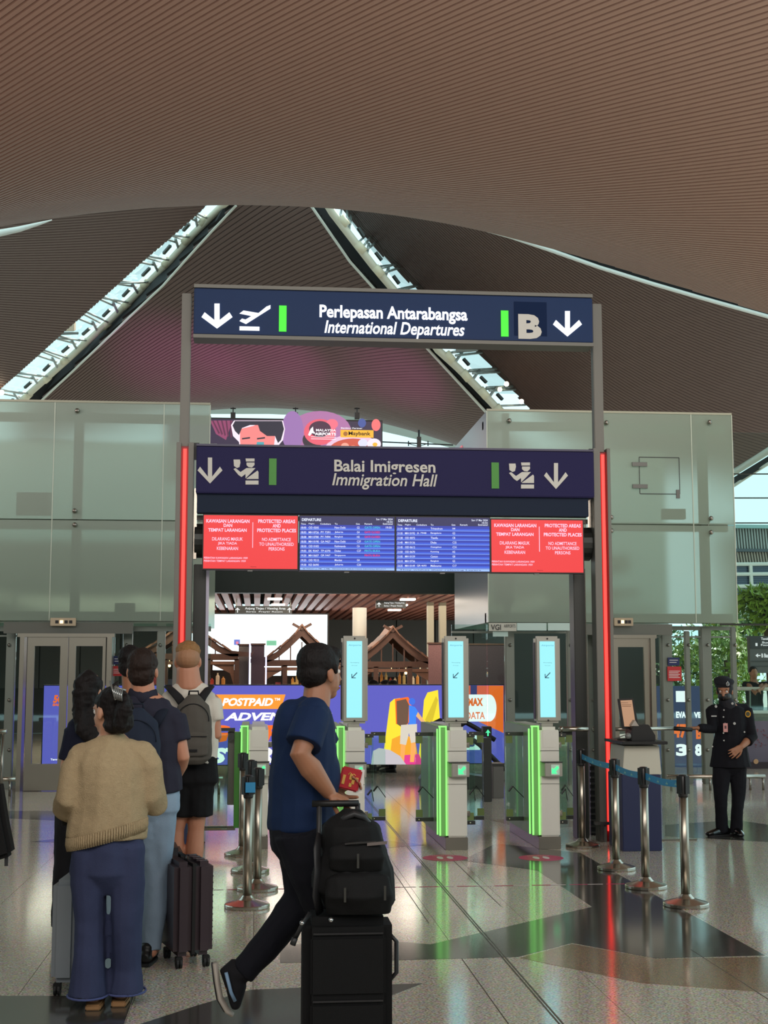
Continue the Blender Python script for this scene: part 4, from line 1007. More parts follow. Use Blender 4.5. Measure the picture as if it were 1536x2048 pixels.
def gate(xf, yf, label, mon=True, glass_l=True, first=None):
    """xf: left edge of the front face, yf: its depth; the module runs 1.5 m away from the viewer"""
    if first is not None:
        r = first.copy(); COL.objects.link(r); r.location = V(first.location) + V((xf - first['xf'], yf - first['yf'], 0)); r['xf'] = xf; r['yf'] = yf; r['label'] = label
        for ch in list(first.children):
            c = ch.copy(); COL.objects.link(c); c.parent = r
            for g in ch.children: d = g.copy(); COL.objects.link(d); d.parent = c
        dx, dy = r.location.x - first.location.x, r.location.y - first.location.y
        for e in [e for e in PENDT if e[7] == first]:
            o = e[0].copy(); COL.objects.link(o); PENDT.append((o, e[1] + dx, e[2] + dx, e[3], e[4], e[5] + dy, e[6], r) + e[8:])
        return r
    W, Hh, D = .186, 1.13, 1.5
    t = thing('passport_gate', (xf + W / 2, yf + D / 2, 0), label, 'gate', 'passport gates'); t['xf'] = xf; t['yf'] = yf
    boxo('plinth', mat('gate_plinth', (140, 136, 126), .35, .8), xf - .02, xf + W + .004, yf - .004, yf + D, 0, .115, t, bev=.004)
    boxo('body', GB, xf, xf + W, yf, yf + D, .115, Hh - .03, t, bev=.012)
    boxo('upper_cap', GB, xf, xf + W, yf - .003, yf + D, Hh - .22, Hh, t, bev=.03)
    m = MB(); m.box(xf + .002, xf + W - .002, yf - .004, yf, .60, .604).box(xf + .004, xf + W - .004, yf - .005, yf, Hh - .224, Hh - .219); m.build('seam', mat('seam_grey', (110, 108, 100), .6), t)
    boxo('light_frame', mat('light_frame_pale', (128, 168, 112), .4), xf - .075, xf, yf + .03, yf + D - .05, .12, Hh, t, bev=.004)
    for (a, b, yy) in ((xf - .074, xf - .060, yf + .02), (xf - .014, xf - .004, yf + .004)):
        boxo('green_light', GRN, a, b, yy - .006, yy + .02, .13, Hh + .002, t)
    boxo('green_light', GRN, xf - .085, xf - .076, yf + .10, yf + .13, .13, Hh - .02, t)
    boxo('green_light', GRN, xf - .078, xf - .002, yf + .01, yf + .04, Hh - .002, Hh + .012, t)
    MB().prism([(xf + .0, yf, .80), (xf + .03, yf - .09, .80), (xf + .195, yf - .09, .80), (xf + .195, yf, .80)], (0, 0, -.125)).build('scanner', PLB, t, bev=.004)
    boxo('scanner_lip', DKSTEEL, xf + .0, xf + .197, yf - .095, yf, .802, .81, t)
    boxo('scanner_screen', mat('scan_glass', (210, 235, 220), .3), xf + .085, xf + .165, yf - .095, yf - .09, .69, .785, t)
    c = V((xf + .125, yf - .096, .738))
    MB().prism([c + V((a, 0, b)) for a, b in ((-.033, -.036), (-.033, .018), (-.016, .002), (.018, .036), (.036, .018), (.002, -.016), (.018, -.036))], (0, -.003, 0)).build('arrow', GRN2, t)
    for z in (.30, .935):
        MB().box(xf + W, xf + W + .035, yf + .06, yf + .12, z, z + .05).tube([(xf + W + .02, yf + .055, z + .025), (xf + W + .02, yf + .04, z + .025)], .014, 10).build('hinge', POLSTEEL, t)
    if mon:
        z0, z1 = 1.165, 1.985; a, b = xf - .035, xf + .215
        boxo('screen_mount', PLB, xf + .03, xf + .14, yf + .05, yf + .12, Hh, 1.19, t, bev=.004)
        MB().box(xf + .09 - .125, xf + .09 + .125, yf + .02, yf + .10, z0, z1).build('screen_case', PLB, t, bev=.022)
        boxo('display', CY, xf + .015, xf + .160, yf + .014, yf + .0185, z0 + .055, z1 - .05, t)
        boxo('side_slot', BLACK, xf - .037, xf - .027, yf + .012, yf + .09, z0 + .04, z1 - .06, t)
        for zz in (z1 - .025, z0 + .025): MB().lathe((0, 0, 0), [(.009, -.002), (.009, .002)], 14).build('camera_dot', BLACK, t, base=(0, 0, 0))
        for o in [o for o in t.children if o.name.startswith('camera_dot')]: pass
        k = 0
        for o in t.children:
            if o.name.startswith('camera_dot'):
                o.rotation_euler = (math.pi / 2, 0, 0); o.location = V((xf + .09, yf + .018, (z1 - .025, z0 + .025)[k])) - V(t.location); k += 1
        Yt = yf + .012
        text('Airports', xf + .03, xf + .15, 1.885, 1.905, Yt, em('gate_logo', (110, 190, 215), .9), t, bold=.02)
        text('Penumpang', xf + .05, xf + .13, 1.728, 1.737, Yt, CYT, t); text('Passenger', xf + .062, xf + .118, 1.703, 1.709, Yt, CYT, t)
        c = V((xf + .088, Yt, 1.615)); m = MB()
        m.prism([c + V((a, 0, b)) for a, b in ((-.026, -.02), (-.02, -.026), (.028, .022), (.022, .028))], (0, -.002, 0)).prism([c + V((a, 0, b)) for a, b in ((-.028, -.028), (.012, -.028), (.012, -.021), (-.021, -.021), (-.021, .012), (-.028, .012))], (0, -.002, 0))
        m.build('arrow', CYT, t)
    # glass flaps with clamps
    if glass_l:
        for (s, a, b) in ((-1, xf - .25, xf - .08), (1, xf + W + .01, xf + W + .09), (1, xf + W + .10, xf + W + .24)):
            yg = yf + (.42 if s < 0 else (.10 if b < xf + W + .1 else .5))
            f = MB().box(a, b, yg, yg + .012, .22, 1.06); f.build('glass_flap', GLASSG, t)
            for z0 in (.22, .96):
                m = MB().box(a, b, yg - .012, yg + .024, (z0 if z0 < .5 else 1.03), (z0 + .035 if z0 < .5 else 1.065)); m.build('flap_bracket', DKSTEEL, t)
                MB().box((b - .065 if s > 0 and b > xf + W + .1 else a), (b if s > 0 and b > xf + W + .1 else a + .065), yg - .014, yg - .002, z0 + (.04 if z0 < .5 else .0), z0 + (.11 if z0 < .5 else .07)).build('flap_plate', GPL, t)
                c = V((a + .03, yg - .02, z0 + (.018 if z0 < .5 else .088))); MB().ball(c, .011, 6).build('bolt', POLSTEEL, t, smooth=True)
            MB().tube([(a + .02, yg - .03, .50), (a + .06, yg - .03, .55)], .009, 6).tube([(a + .06, yg - .03, .55), (b, yg - .02, .44)], .004, 5).build('buffer_arm', BLACK, t)
    return t


yg0 = onfloor(908, 1700).y
xm = at(895, 1600, yg0).x; xr = at(1080, 1600, yg0).x; xl_ = at(690, 1600, yg0).x
g0 = gate(xm, yg0, 'passport gate with tall cyan screen, the middle one of three')
gate(xr, yg0 - .02, 'passport gate with tall cyan screen, the right one nearest the podium', first=g0)
gate(xl_ - .0, yg0 + .03, 'passport gate with tall cyan screen, left one beside the walking man', first=g0)
g3_ = gate(at(496, 1600, yg0 + .25).x, yg0 + .25, 'passport gate without a screen behind the cluster of rope posts', mon=False, glass_l=False)
# green edged glass barrier left of the posts
t = thing('glass_barrier', (at(445, 1660, 13.6).x, 13.6, 0), 'low glass barrier with green edge and steel post, left of the rope posts', 'barrier')
YQ = 13.2
pbox('glass_leaf', GLASSG, 390, 1462, 456, 1652, YQ, .014, t); pbox('glass_leaf', GLASSG, 416, 1470, 455, 1658, YQ - .3, .014, t)
pbox('steel_post', STEEL, 455, 1462, 470, 1610, YQ + .06, .1, t, bev=.005); pbox('green_edge', mat('barrier_green', (70, 120, 56), .35), 468, 1464, 484, 1656, YQ - .02, .12, t)
pbox('top_bracket', DKSTEEL, 430, 1456, 470, 1462, YQ - .02, .05, t); pbox('foot_rail', DKSTEEL, 390, 1653, 470, 1657, YQ, .05, t)
pbox('plate', DKSTEEL, 458, 1466, 468, 1480, YQ - .05, .02, t)
pbox('foot', STEEL, 390, 1655, 470, 1661, YQ - .01, .08, t)
# ================================================================ ROPE POSTS
def rope_post(x, y, label, grp, first=None):
    if first:
        r = first.copy(); COL.objects.link(r); r.location = (x, y, 0); r['label'] = label; r['group'] = grp
        for ch in first.children: c = ch.copy(); COL.objects.link(c); c.parent = r
        return r
    t = thing('queue_post', (x, y, 0), label, 'queue post', grp)
    MB().lathe((x, y, 0), [(.155, 0), (.16, .006), (.16, .022), (.155, .028), (.06, .055), (.045, .07), (.034, .085)], 36).build('base', POLSTEEL, t, smooth=False)
    MB().lathe((x, y, 0), [(.032, .06), (.032, .78)], 24).build('tube', mat('post_steel', (170, 163, 150), .30, 1), t, smooth=True)
    MB().lathe((x, y, 0), [(.034, .76), (.036, .77), (.036, .90), (.030, .915), (.01, .918)], 24).build('head', mat('post_head', (60, 60, 60), .35, .6), t, smooth=True)
    m = MB()
    for k in range(4):
        a = k * math.pi / 2 + .5; c = V((x + math.cos(a) * .036, y + math.sin(a) * .036, .845)); m.obox(c, (math.cos(a), math.sin(a), 0), (-math.sin(a), math.cos(a), 0), (0, 0, 1), .008, .020, .062)
    m.build('belt_clip', BLACK, t); return t


rp = [onfloor(*p) for p in ((1165, 1694), (1233, 1739), (1292, 1776), (1372, 1812))]
p0 = rope_post(rp[3].x, rp[3].y, 'steel queue post nearest the viewer, at the end of the blue belt on the right', 'queue posts with blue belt')
rope_post(rp[2].x, rp[2].y, 'steel queue post in front of the podium, second nearest on the blue belt', 'queue posts with blue belt', p0)
rope_post(rp[1].x, rp[1].y, 'steel queue post at the left side of the podium on the blue belt', 'queue posts with blue belt', p0)
rope_post(rp[0].x, rp[0].y, 'steel queue post beside the right passport gate, far end of the blue belt', 'queue posts with blue belt', p0)
lp = [onfloor(*p) for p in ((484, 1711), (500, 1744), (514, 1780), (494, 1815))]
for p, l in zip(lp, ('farthest of the four clustered queue posts behind the walking man', 'third nearest of the clustered queue posts behind the walking man', 'clustered queue post nearest to the walking man\'s back', 'nearest of the four clustered queue posts, with blue belt cassette')):
    rope_post(p.x, p.y, l, 'clustered queue posts', p0)
BELT = mat('blue_belt', (46, 140, 190), .6, bump=.05); BPR = mat('belt_print', (130, 190, 190), .5)
for i in range(3):
    a, b = V(rp[i]), V(rp[i + 1]); d = (b - a).normalized(); a = a + d * .045; b = b - d * .045; N = 8
    t = thing('queue_belt', (a + b) / 2 + V((0, 0, .82)), ('blue retractable belt between the two farthest right posts', 'blue retractable belt between the two middle right posts', 'blue retractable belt between the two nearest right posts')[i], 'belt')
    vs = []
    for k in range(N + 1):
        p = a.lerp(b, k / N); sag = -.014 * math.sin(math.pi * k / N); vs += [p + V((-.001, 0, .822 + sag)), p + V((-.001, 0, .872 + sag)), p + V((.001, 0, .872 + sag)), p + V((.001, 0, .822 + sag))]
    MB().add(vs, [(4 * k + j, 4 * k + (j + 1) % 4, 4 * k + 4 + (j + 1) % 4, 4 * k + 4 + j) for k in range(N) for j in range(4)] + [(0, 1, 2, 3), (4 * N, 4 * N + 3, 4 * N + 2, 4 * N + 1)]).build('webbing', BELT, t)
    for k in (1, 3, 5, 7):
        p = a.lerp(b, k / N + .0); sag = -.014 * math.sin(math.pi * k / N)
        off = V((-.0025, 0, 0))
        MB().prism([p + off + V((0, s * .03, .847 + sag + z)) for s, z in ((-1, -.012), (1, -.012), (.6, -.004), (.1, .0), (-.2, .012), (-.4, .0), (-1, -.003))], (-.001, 0, 0)).build('printed_mark', BPR, t)
c = lp[3]; t = MB().box(c.x - .02, c.x + .05, c.y - .06, c.y - .037, .80, .87).build('belt_end', BELT, base=(c.x, c.y - .05, .8)); tag(t, 'blue belt end clipped to the nearest clustered queue post', 'belt')
# ================================================================ PODIUM and things on it
t = thing('podium', (at(1280, 1700, 12.75).x, 12.9, 0), 'podium with black top, white tapering body and navy base, beside the right red light strip', 'podium')
Yp = 12.62
A = lambda px, py, Y=Yp: at(px, py, Y)
MB().prism(ppoly([(1249, 1492), (1318, 1492), (1323, 1549), (1245, 1549)], Yp), (0, .5, 0)).build('upper_body', mat('podium_white', (200, 196, 180), .4), t, bev=.004)
boxo('base_block', mat('podium_navy', (28, 38, 76), .45), A(1244, 1600).x, A(1322, 1600).x, Yp - .004, Yp + .5, 0, A(1280, 1549).z, t, bev=.006)
zt = A(1270, 1488).z
MB().prism([(A(1238, 1480).x, Yp - .12, zt), (A(1328, 1480).x, Yp - .12, zt), (A(1328, 1480).x, Yp + .55, zt), (A(1238, 1480).x, Yp + .55, zt)], (0, 0, .028)).build('top', BLACK, t, bev=.004)
zp = zt + .028
t = thing('document_screen', (A(1262, 1470).x, Yp + .2, zp), 'tilted tan lit screen in a black frame standing on the podium', 'screen')
fr = ppoly([(1236, 1398), (1267, 1396), (1278, 1458), (1245, 1458)], Yp + .1)
MB().prism(fr, (0, .03, 0)).build('frame', BLACK, t, bev=.003); prismo('display', em('tan_screen', (196, 150, 116), .8), [(1241, 1401), (1264, 1400), (1272, 1453), (1249, 1453)], Yp + .095, .004, t)
for k, (y, w_) in enumerate(((1405, 14), (1409, 20), (1412, 18))): pbox('text_line', mat('tan_dark', (140, 100, 76), .5), 1242 + k, y, 1242 + k + w_, y + 1, Yp + .092, .002, t)
MB().tube([A(1262, 1457, Yp + .12), A(1259, 1476, Yp + .14)], .02, 8).lathe((A(1258, 1470).x, Yp + .16, zp), [(.07, 0), (.07, .015), (.02, .02)], 20).build('stand', BLACK, t, smooth=False)
t = thing('reader_machine', (A(1285, 1475).x, Yp + .2, zp), 'black boxy document reader with sloped top on the podium', 'device')
x0, x1 = A(1263, 1470, Yp).x, A(1311, 1470, Yp).x
MB().prism([(x0, Yp, zp), (x1, Yp, zp), (x1, Yp, zp + .05), (x1 - .06, Yp, zp + .15), (x0 + .07, Yp, zp + .15), (x0 + .06, Yp, zp + .17), (x0 + .02, Yp, zp + .17), (x0, Yp, zp + .08)], (0, .22, 0)).build('case', BLACK, t, bev=.005)
MB().prism(ppoly([(1262, 1452), (1270, 1440), (1278, 1452)], Yp - .01), (0, .08, 0)).build('pale_cover', mat('pale_cover', (170, 160, 150), .5), t)
MB().ball(A(1256, 1472, Yp - .02), .03, 7).tube([A(1240, 1476, Yp), A(1228, 1478, Yp - .02), A(1250, 1470, Yp - .03)], .006, 6).build('cable_coil', mat('cable_grey', (120, 120, 116), .4), t, smooth=True)
# louvred black column and small steel bracket at the right gantry foot
t = thing('louvre_column', (gx(1192), YG + .55, 0), 'black louvred floor unit behind the right red light strip', 'unit')
Yl = 13.9
pbox('case', BLACK, 1181, 1522, 1213, 1688, Yl, .3, t)
for k in range(13):
    y = 1530 + k * 12.2; a, b = at(1181, y, Yl - .03), at(1213, y, Yl - .03); MB().box(a.x, b.x, Yl - .04, Yl, a.z - .012, a.z + .006).build('louvre', mat('louvre_grey', (74, 72, 70), .35, .5), t)
c = onfloor(1204, 1684); t = thing('floor_bracket', c, 'small steel bracket standing at the foot of the right gantry post', 'bracket')
z = at(1204, 1645, c.y).z; MB().box(c.x - .07, c.x + .11, c.y - .04, c.y + .04, z - .02, z + .01).box(c.x - .018, c.x + .018, c.y - .02, c.y + .02, 0, z - .02).build('body', STEEL, t)
# barrier bar the officer holds, with two short rails
YR = 13.55
t = thing('barrier_bar', at(1190, 1458, YR), 'horizontal steel barrier bar with black end, held by the officer', 'barrier')
MB().tube([at(1190, 1459, YR), at(1348, 1457, YR)], .020, 12).build('bar', POLSTEEL, t, smooth=True)
MB().tube([at(1348, 1457, YR), at(1384, 1459, YR)], .022, 12).build('grip', BLACK, t, smooth=True); MB().ball(at(1189, 1459, YR), .03, 8).build('pivot', POLSTEEL, t, smooth=True)
tag(MB().tube([at(1122, 1458, YR - .3), at(1176, 1458, YR - .3)], .024, 12).ball(at(1122, 1458, YR - .3), .028, 7).build('rail', POLSTEEL, base=at(1150, 1458, YR - .3), smooth=True), 'short horizontal steel rail between the right gate and the gantry post', 'rail')
# low glass pane beside the podium, floor rails
def low_glass(px0, px1, py0, py1, lab):
    c = onfloor((px0 + px1) / 2, py1); t = thing('glass_guard', c, lab, 'glass guard'); pbox('pane', GLASS, px0, py0, px1, py1 - 1, c.y, .014, t); pbox('foot_strip', mat('foot_strip', (150, 150, 140), .3, .8), px0, py1 - 3, px1, py1, c.y - .01, .035, t)


low_glass(1324, 1394, 1572, 1681, 'low clear glass guard between the podium and the officer')
def floor_rail(px0, px1, py, Y, posts, lab, h=None):
    t = thing('floor_rail', at((px0 + px1) / 2, 1560, Y) * 1, lab, 'rail'); t.location.z = 0
    m = MB().tube([at(px0, py, Y), at(px1, py, Y)], .03, 12).build('rail', POLSTEEL, t, smooth=True)
    for p in posts: a = at(p, py, Y); MB().tube([(a.x, Y, 0), (a.x, Y, a.z)], .018, 8).build('post', STEEL, t, smooth=True)


floor_rail(1334, 1530, 1553, 18.9, [1342, 1420, 1500, 1526], 'low steel floor rail in front of the right glass wall, behind the officer')
floor_rail(-20, 31, 1558, 18.9, [-10, 20], 'low steel floor rail at the left edge before the glass wall')
floor_rail(-30, 13, 1463, 17.5, [-20, 6], 'waist high steel rail at the left edge')
floor_rail(417, 446, 1556, 18.9, [424, 438], 'low steel floor rail seen left of the green edged glass barrier')
# pink floor stickers and dashed tape
PK = mat('sticker_pink', (190, 52, 100), .45, spec=.2); FW = mat('sticker_white', (216, 206, 204), .4)
for (px, py, lab) in ((890, 1716, 'round pink footprint sticker on the floor before the middle gate'), (1082, 1716, 'round pink footprint sticker on the floor before the right gate')):
    c = onfloor(px, py); t = thing('floor_sticker', c, lab, 'sticker')
    MB().lathe((c.x, c.y, .0012), [(.2, 0), (.2, .001)], 40).build('disc', PK, t)
    for s in (-1, 1):
        MB().lathe((0, 0, 0), [(1, 0), (1, .001)], 16).build('footprint', FW, t, base=(0, 0, 0))
    for o, s in zip([o for o in t.children if o.name.startswith('footprint')], (-1, 1)): o.scale = (.028, .08, 1); o.location = (s * .045, .0, .0024)
    text('STAND HERE', c.x - .1, c.x + .1, .02 + c.y + .09, .02 + c.y + .12, .0026, FW, t, ax=(1, 0, 0), ay=(0, 1, 0))
c = onfloor(1000, 1770); t = thing('floor_tape', (1.3, 10.72, 0), 'thin pink and white dashed tape line across the floor before the gates', 'tape')
for k in range(22):
    x = -.35 + k * .147; MB().box(x, x + (.147 if k % 2 else .12), 10.712, 10.728, .0012, .002).build('dash', PK if k % 2 else FW, t)
# ================================================================ OUTDOORS at the right
GRD = boxo('ground', mat('paving_outside', (150, 148, 140), .7), -60, 90, 34, 130, -.3, -.02, base=(0, 0, 0)); struct(GRD)
t = thing('terminal_building', at(1530, 1200, 62), 'far curved terminal building with ribbed roof and dark blue windows, at the right edge', 'building')
YT = 62
pbox('wall', mat('far_building_white', (226, 232, 232), .6), 1440, 1222, 1720, 1340, YT + .2, 2, t)
RB = mat('ribbed_roof', (150, 156, 150), .5)
for (a, b, nm, m) in ((1056, 1098, 'roof_rib', RB), (1104, 1128, 'roof_rib', mat('ribbed_roof_warm', (150, 138, 122), .5))):
    pbox('roof_band', mat('roof_dark', (96, 102, 100), .6), 1440, a, 1720, b, YT + .1, 1, t)
    for k in range(26): prismo(nm, m, [(1440 + k * 5.6, a), (1443 + k * 5.6, a), (1447 + k * 5.6, b), (1444 + k * 5.6, b)], YT, .1, t)
pbox('eave', mat('eave_teal', (140, 176, 172), .5), 1440, 1050, 1720, 1057, YT - .2, 1, t); pbox('gutter', mat('eave_dark', (70, 80, 84), .5), 1440, 1098, 1720, 1104, YT - .1, 1, t)
for i in range(3):
    for j, (a, b) in enumerate(((1130, 1148), (1151, 1172), (1176, 1196), (1200, 1218))):
        w_ = pbox('window', mat('window_blue', (44, 62, 82), .15), 1440 + i * 62 + 2, a, 1500 + i * 62, b, YT + .05, .1, t)
        for k in range(4): pbox('blind_slat', mat('blind_grey', (90, 106, 122), .4), 1440 + i * 62 + 3, a + 4 + k * 4, 1499 + i * 62, a + 5 + k * 4, YT + .04, .02, w_)
for py in (1129, 1149, 1173, 1197, 1219): MB().tube([at(1440, py, YT - .1), at(1720, py - 3, YT - .1)], .09, 6).build('frame_bar', WT, t)
for px in (1439, 1501, 1563): MB().tube([at(px, 1129, YT - .1), at(px + 2, 1170, YT - .1), at(px + 6, 1222, YT - .1)], .09, 6).build('frame_bar', WT, t)
t = thing('glazing_cables', at(1500, 1262, 24), 'thin horizontal glazing lines of the glass front at the right edge', 'glass wall')
for py in (948, 996, 1046): MB().tube([at(1455, py, 24), at(1660, py, 24)], .012, 6).build('cable', DKSTEEL, t)
MB().tube([at(1440, 1249, 24), at(1680, 1249, 24)], .02, 6).build('cable', DKSTEEL, t)
MB().box(at(1440, 1, 24).x, at(1700, 1, 24).x, 24, 24.01, 0, 6.0).build('pane', glass('front_glass', (.9, .97, .95), 0), t)
for px in (1640,): a = at(px, 1200, 24); MB().box(a.x - .05, a.x + .05, 23.95, 24.05, 0, 6.6).build('mullion', POST, t)
# slanting edge tube of the far right vault
struct(MB().tube([at(1440, 962, 52), at(1500, 925, 50), at(1600, 862, 46)], .13, 10).build('trim', WT, base=(0, 0, 0), smooth=True))
struct(MB().prism([at(1440, 972, 52), at(1600, 874, 46), at(1600, 890, 46), at(1440, 986, 52)], (0, .2, 0)).build('trim', DKG, base=(0, 0, 0)))
struct(MB().tube([at(1440, 990, 51.8), at(1500, 950, 49.8), at(1600, 888, 45.8)], .06, 8).build('trim', WT, base=(0, 0, 0), smooth=True))
# trees
LEAF = mat('leaf_green', (128, 160, 60), .5, var=.5, vscale=2); LEAFD = mat('leaf_dark_green', (84, 130, 66), .5, var=.4, vscale=2); BARK = mat('bark', (84, 70, 54), .8, bump=.3)


def tree(px, py, Y, r, h0, lab, seed, m):
    rn = random.Random(seed); c = at(px, py, Y); t = thing('tree', (c.x, Y, 0), lab, 'tree', 'trees outside the hall')
    MB().tube([(c.x, Y, 0), (c.x + .1, Y, h0 * .6), (c.x, Y, c.z)], [.14, .11, .06], 8).build('trunk', BARK, t, smooth=True)
    f = MB()
    for k in range(1900):
        d = V((rn.gauss(0, 1), rn.gauss(0, 1), rn.gauss(0, .8))).normalized() * r * rn.uniform(.35, 1) ** .6
        cl_ = V((math.sin(d.x * 4 + seed) * .2, 0, math.cos(d.z * 5) * .15)); p = c + d + cl_
        a = V((rn.gauss(0, 1), rn.gauss(0, 1), rn.gauss(0, 1))).normalized(); b = a.orthogonal().normalized(); s = rn.uniform(.07, .14)
        f.add([p, p + a * s + b * s * .45, p + a * 2 * s, p + a * s - b * s * .45], [(0, 1, 2, 3)])
    f.build('foliage', m, t, fix=False)['kind'] = 'stuff'


tree(1452, 1320, 34, 1.15, 1.4, 'bright green leafy tree behind the officer, through the glass', 3, LEAF)
tree(1395, 1350, 36, 1.2, 1.4, 'green leafy tree between the glass wall posts, left of the officer', 5, LEAFD)
tree(1530, 1212, 30, .55, 1.6, 'small tree crown at the right edge, above the grey sign board', 8, LEAF)
tree(1490, 1275, 37, 1.0, 1.5, 'dark green tree left of the grey sign board outside', 9, LEAFD)
# grey direction board, railing and stone wall at the right edge
t = thing('direction_board', (at(1525, 1300, 27).x, 27, 0), 'grey direction board with white pictograms and arrows at the right edge', 'sign')
pbox('board', mat('board_grey', (92, 92, 92), .5), 1500, 1272, 1600, 1346, 27, .15, t); pbox('board_head', mat('board_head', (58, 58, 60), .5), 1500, 1272, 1600, 1297, 26.98, .02, t)
for px in (1504, 1590): a = at(px, 1340, 27.1); MB().box(a.x - .04, a.x + .04, 27.05, 27.12, 0, a.z).build('leg', DKSTEEL, t)
WS = em('board_white', (235, 235, 235), .9)
ptext('Tandas  Toilet', 1522, 1275, 1560, 1280, 26.97, WS, t, bold=.02); ptext('Surau', 1524, 1283, 1548, 1287, 26.97, WS, t, bold=.02)
ptext('Food Court  Level 4', 1522, 1288, 1590, 1292, 26.97, WS, t, bold=.02); pbox('pictogram', WS, 1511, 1286, 1515, 1292, 26.97, .003, t)
prismo('arrow', WS, [(1511, 1311), (1516, 1307), (1516, 1310), (1521, 1310), (1521, 1312), (1516, 1312), (1516, 1315)], 26.97, .003, t); ptext('B Bas  Bus', 1523, 1307, 1550, 1315, 26.97, WS, t, bold=.03)
for y in (1322, 1332): pbox('board_line', mat('board_head', (58, 58, 60), .5), 1503, y, 1600, y + 1, 26.98, .01, t)
t = thing('balustrade', (at(1520, 1400, 25).x, 25, 0), 'glass balustrade with white handrail where the two men lean', 'railing')
MB().tube([at(1455, 1377, 25), at(1640, 1379, 25)], .035, 10).build('handrail', WT, t, smooth=True)
pbox('glass', GLASS, 1462, 1380, 1640, 1423, 25.02, .014, t); pbox('sill', mat('sill_white', (210, 216, 210), .4), 1452, 1421, 1640, 1427, 24.95, .2, t)
pbox('stone_wall', mat('stone_grey', (112, 116, 106), .7, var=.3, vscale=12), 1452, 1427, 1640, 1560, 24.97, .2, t)
for px in (1500, 1560): MB().tube([at(px, 1377, 25.06), at(px, 1423, 25.06)], .018, 8).build('post', STEEL, t)
t = thing('mural_poster', at(1500, 1550, 23), 'dusky purple landscape poster with red scribbles, low at the right edge', 'poster')
pbox('sheet', mat('mural', (96, 90, 106), .6, var=.5, vscale=1.2), 1462, 1442, 1640, 1556, 23, .04, t); pbox('dark_band', mat('mural_dark', (50, 38, 44), .6), 1462, 1524, 1640, 1556, 22.99, .01, t)
rn = random.Random(4)
for k in range(60):
    px, py = 1500 + rn.uniform(-5, 60), 1455 + rn.uniform(0, 38); pbox('scribble', mat('mural_red', (120, 56, 62), .6), px, py, px + rn.uniform(1, 3), py + rn.uniform(1, 2.5), 22.985, .004, t)
disc(1512, 1523, 5, mat('mural_gold', (190, 150, 110), .6), 22.98, t, nm='emblem'); 
# ================================================================ PEOPLE
SKIN = mat('skin_light', (186, 136, 108), .5, var=.06, vscale=12); SKIN2 = mat('skin_tan', (156, 106, 78), .5, var=.06, vscale=12); SKINP = mat('skin_pinkish', (186, 128, 100), .5, var=.06, vscale=12)


def organic(name, prims, m, parent, vox=.008, smooth=3, disp=0.0, dscale=7.0, dst=(1, 1, 1), zmin=None, fine=0.0, fscale=40):
    """one continuous skin grown over tapered limbs and ellipsoids"""
    b = MB()
    for p in prims:
        if p[0] == 'T':
            pts = [V(q) for q in p[1]]; R = [r if isinstance(r, (tuple, list)) else (r, r) for r in p[2]]; lat = p[3] if len(p) > 3 else None
            flat = len(p) > 4 and p[4]
            if not flat:   # rounded ends
                for end in (0, -1):
                    q = pts[end]; n = pts[1] if end == 0 else pts[-2]; d = (q - n).normalized(); r = min(R[end]) * .55
                    if end == 0: pts.insert(0, q + d * r); R.insert(0, (R[0][0] * .6, R[0][1] * .6))
                    else: pts.append(q + d * r); R.append((R[-1][0] * .6, R[-1][1] * .6))
            b.tube(pts, R, 14, lat=lat)
        else:
            c, (rx, ry, rz) = V(p[1]), p[2]; M = p[3] if len(p) > 3 else Matrix.Identity(3); n = 10; vs = []; fs = []
            for i in range(n + 1):
                th = math.pi * i / n
                for k in range(16):
                    ph = 2 * math.pi * k / 16; s = max(math.sin(th), .01)
                    vs.append(c + M @ V((rx * s * math.cos(ph), ry * s * math.sin(ph), -rz * math.cos(th))))
            for i in range(n):
                for k in range(16): fs.append((i * 16 + k, i * 16 + (k + 1) % 16, (i + 1) * 16 + (k + 1) % 16, (i + 1) * 16 + k))
            fs += [tuple(range(16))[::-1], tuple(range(n * 16, n * 16 + 16))]; b.add(vs, fs)
    o = b.build(name, m, parent)
    md = o.modifiers.new('r', 'REMESH'); md.mode = 'VOXEL'; md.voxel_size = vox
    ms = o.modifiers.new('s', 'SMOOTH'); ms.iterations = smooth; ms.factor = .6
    PENDO.append((o, m, disp, dscale, dst, zmin, fine, fscale)); return o


def frame_of(f, tilt=0.0):
    f = V(f).normalized(); r = f.cross(V((0, 0, 1))).normalized(); u = r.cross(f).normalized()
    return Matrix((r, f, u)).transposed()   # columns: right, forward, up


def head_prims(c, f, s=1.0, tilt=None):
    """c: centre of the head; f: facing direction"""
    M = frame_of(f); L = lambda x, y, z: V(c) + M @ (V((x, y, z)) * s); k = lambda *a: tuple(q * s for q in a)
    return [('E', L(0, -.012, .03), k(.074, .094, .086), M), ('E', L(0, .022, -.035), k(.058, .072, .072), M), ('E', L(0, .05, -.085), k(.034, .032, .026), M),
            ('T', [L(0, .082, .012), L(0, .104, -.028), L(0, .09, -.038)], [.010 * s, .014 * s, .009 * s]), ('E', L(0, .084, -.066), k(.024, .012, .009), M),
            ('E', L(.075, -.008, -.012), k(.010, .019, .031), M), ('E', L(-.075, -.008, -.012), k(.010, .019, .031), M),
            ('E', L(0, .074, .030), k(.046, .016, .012), M)]


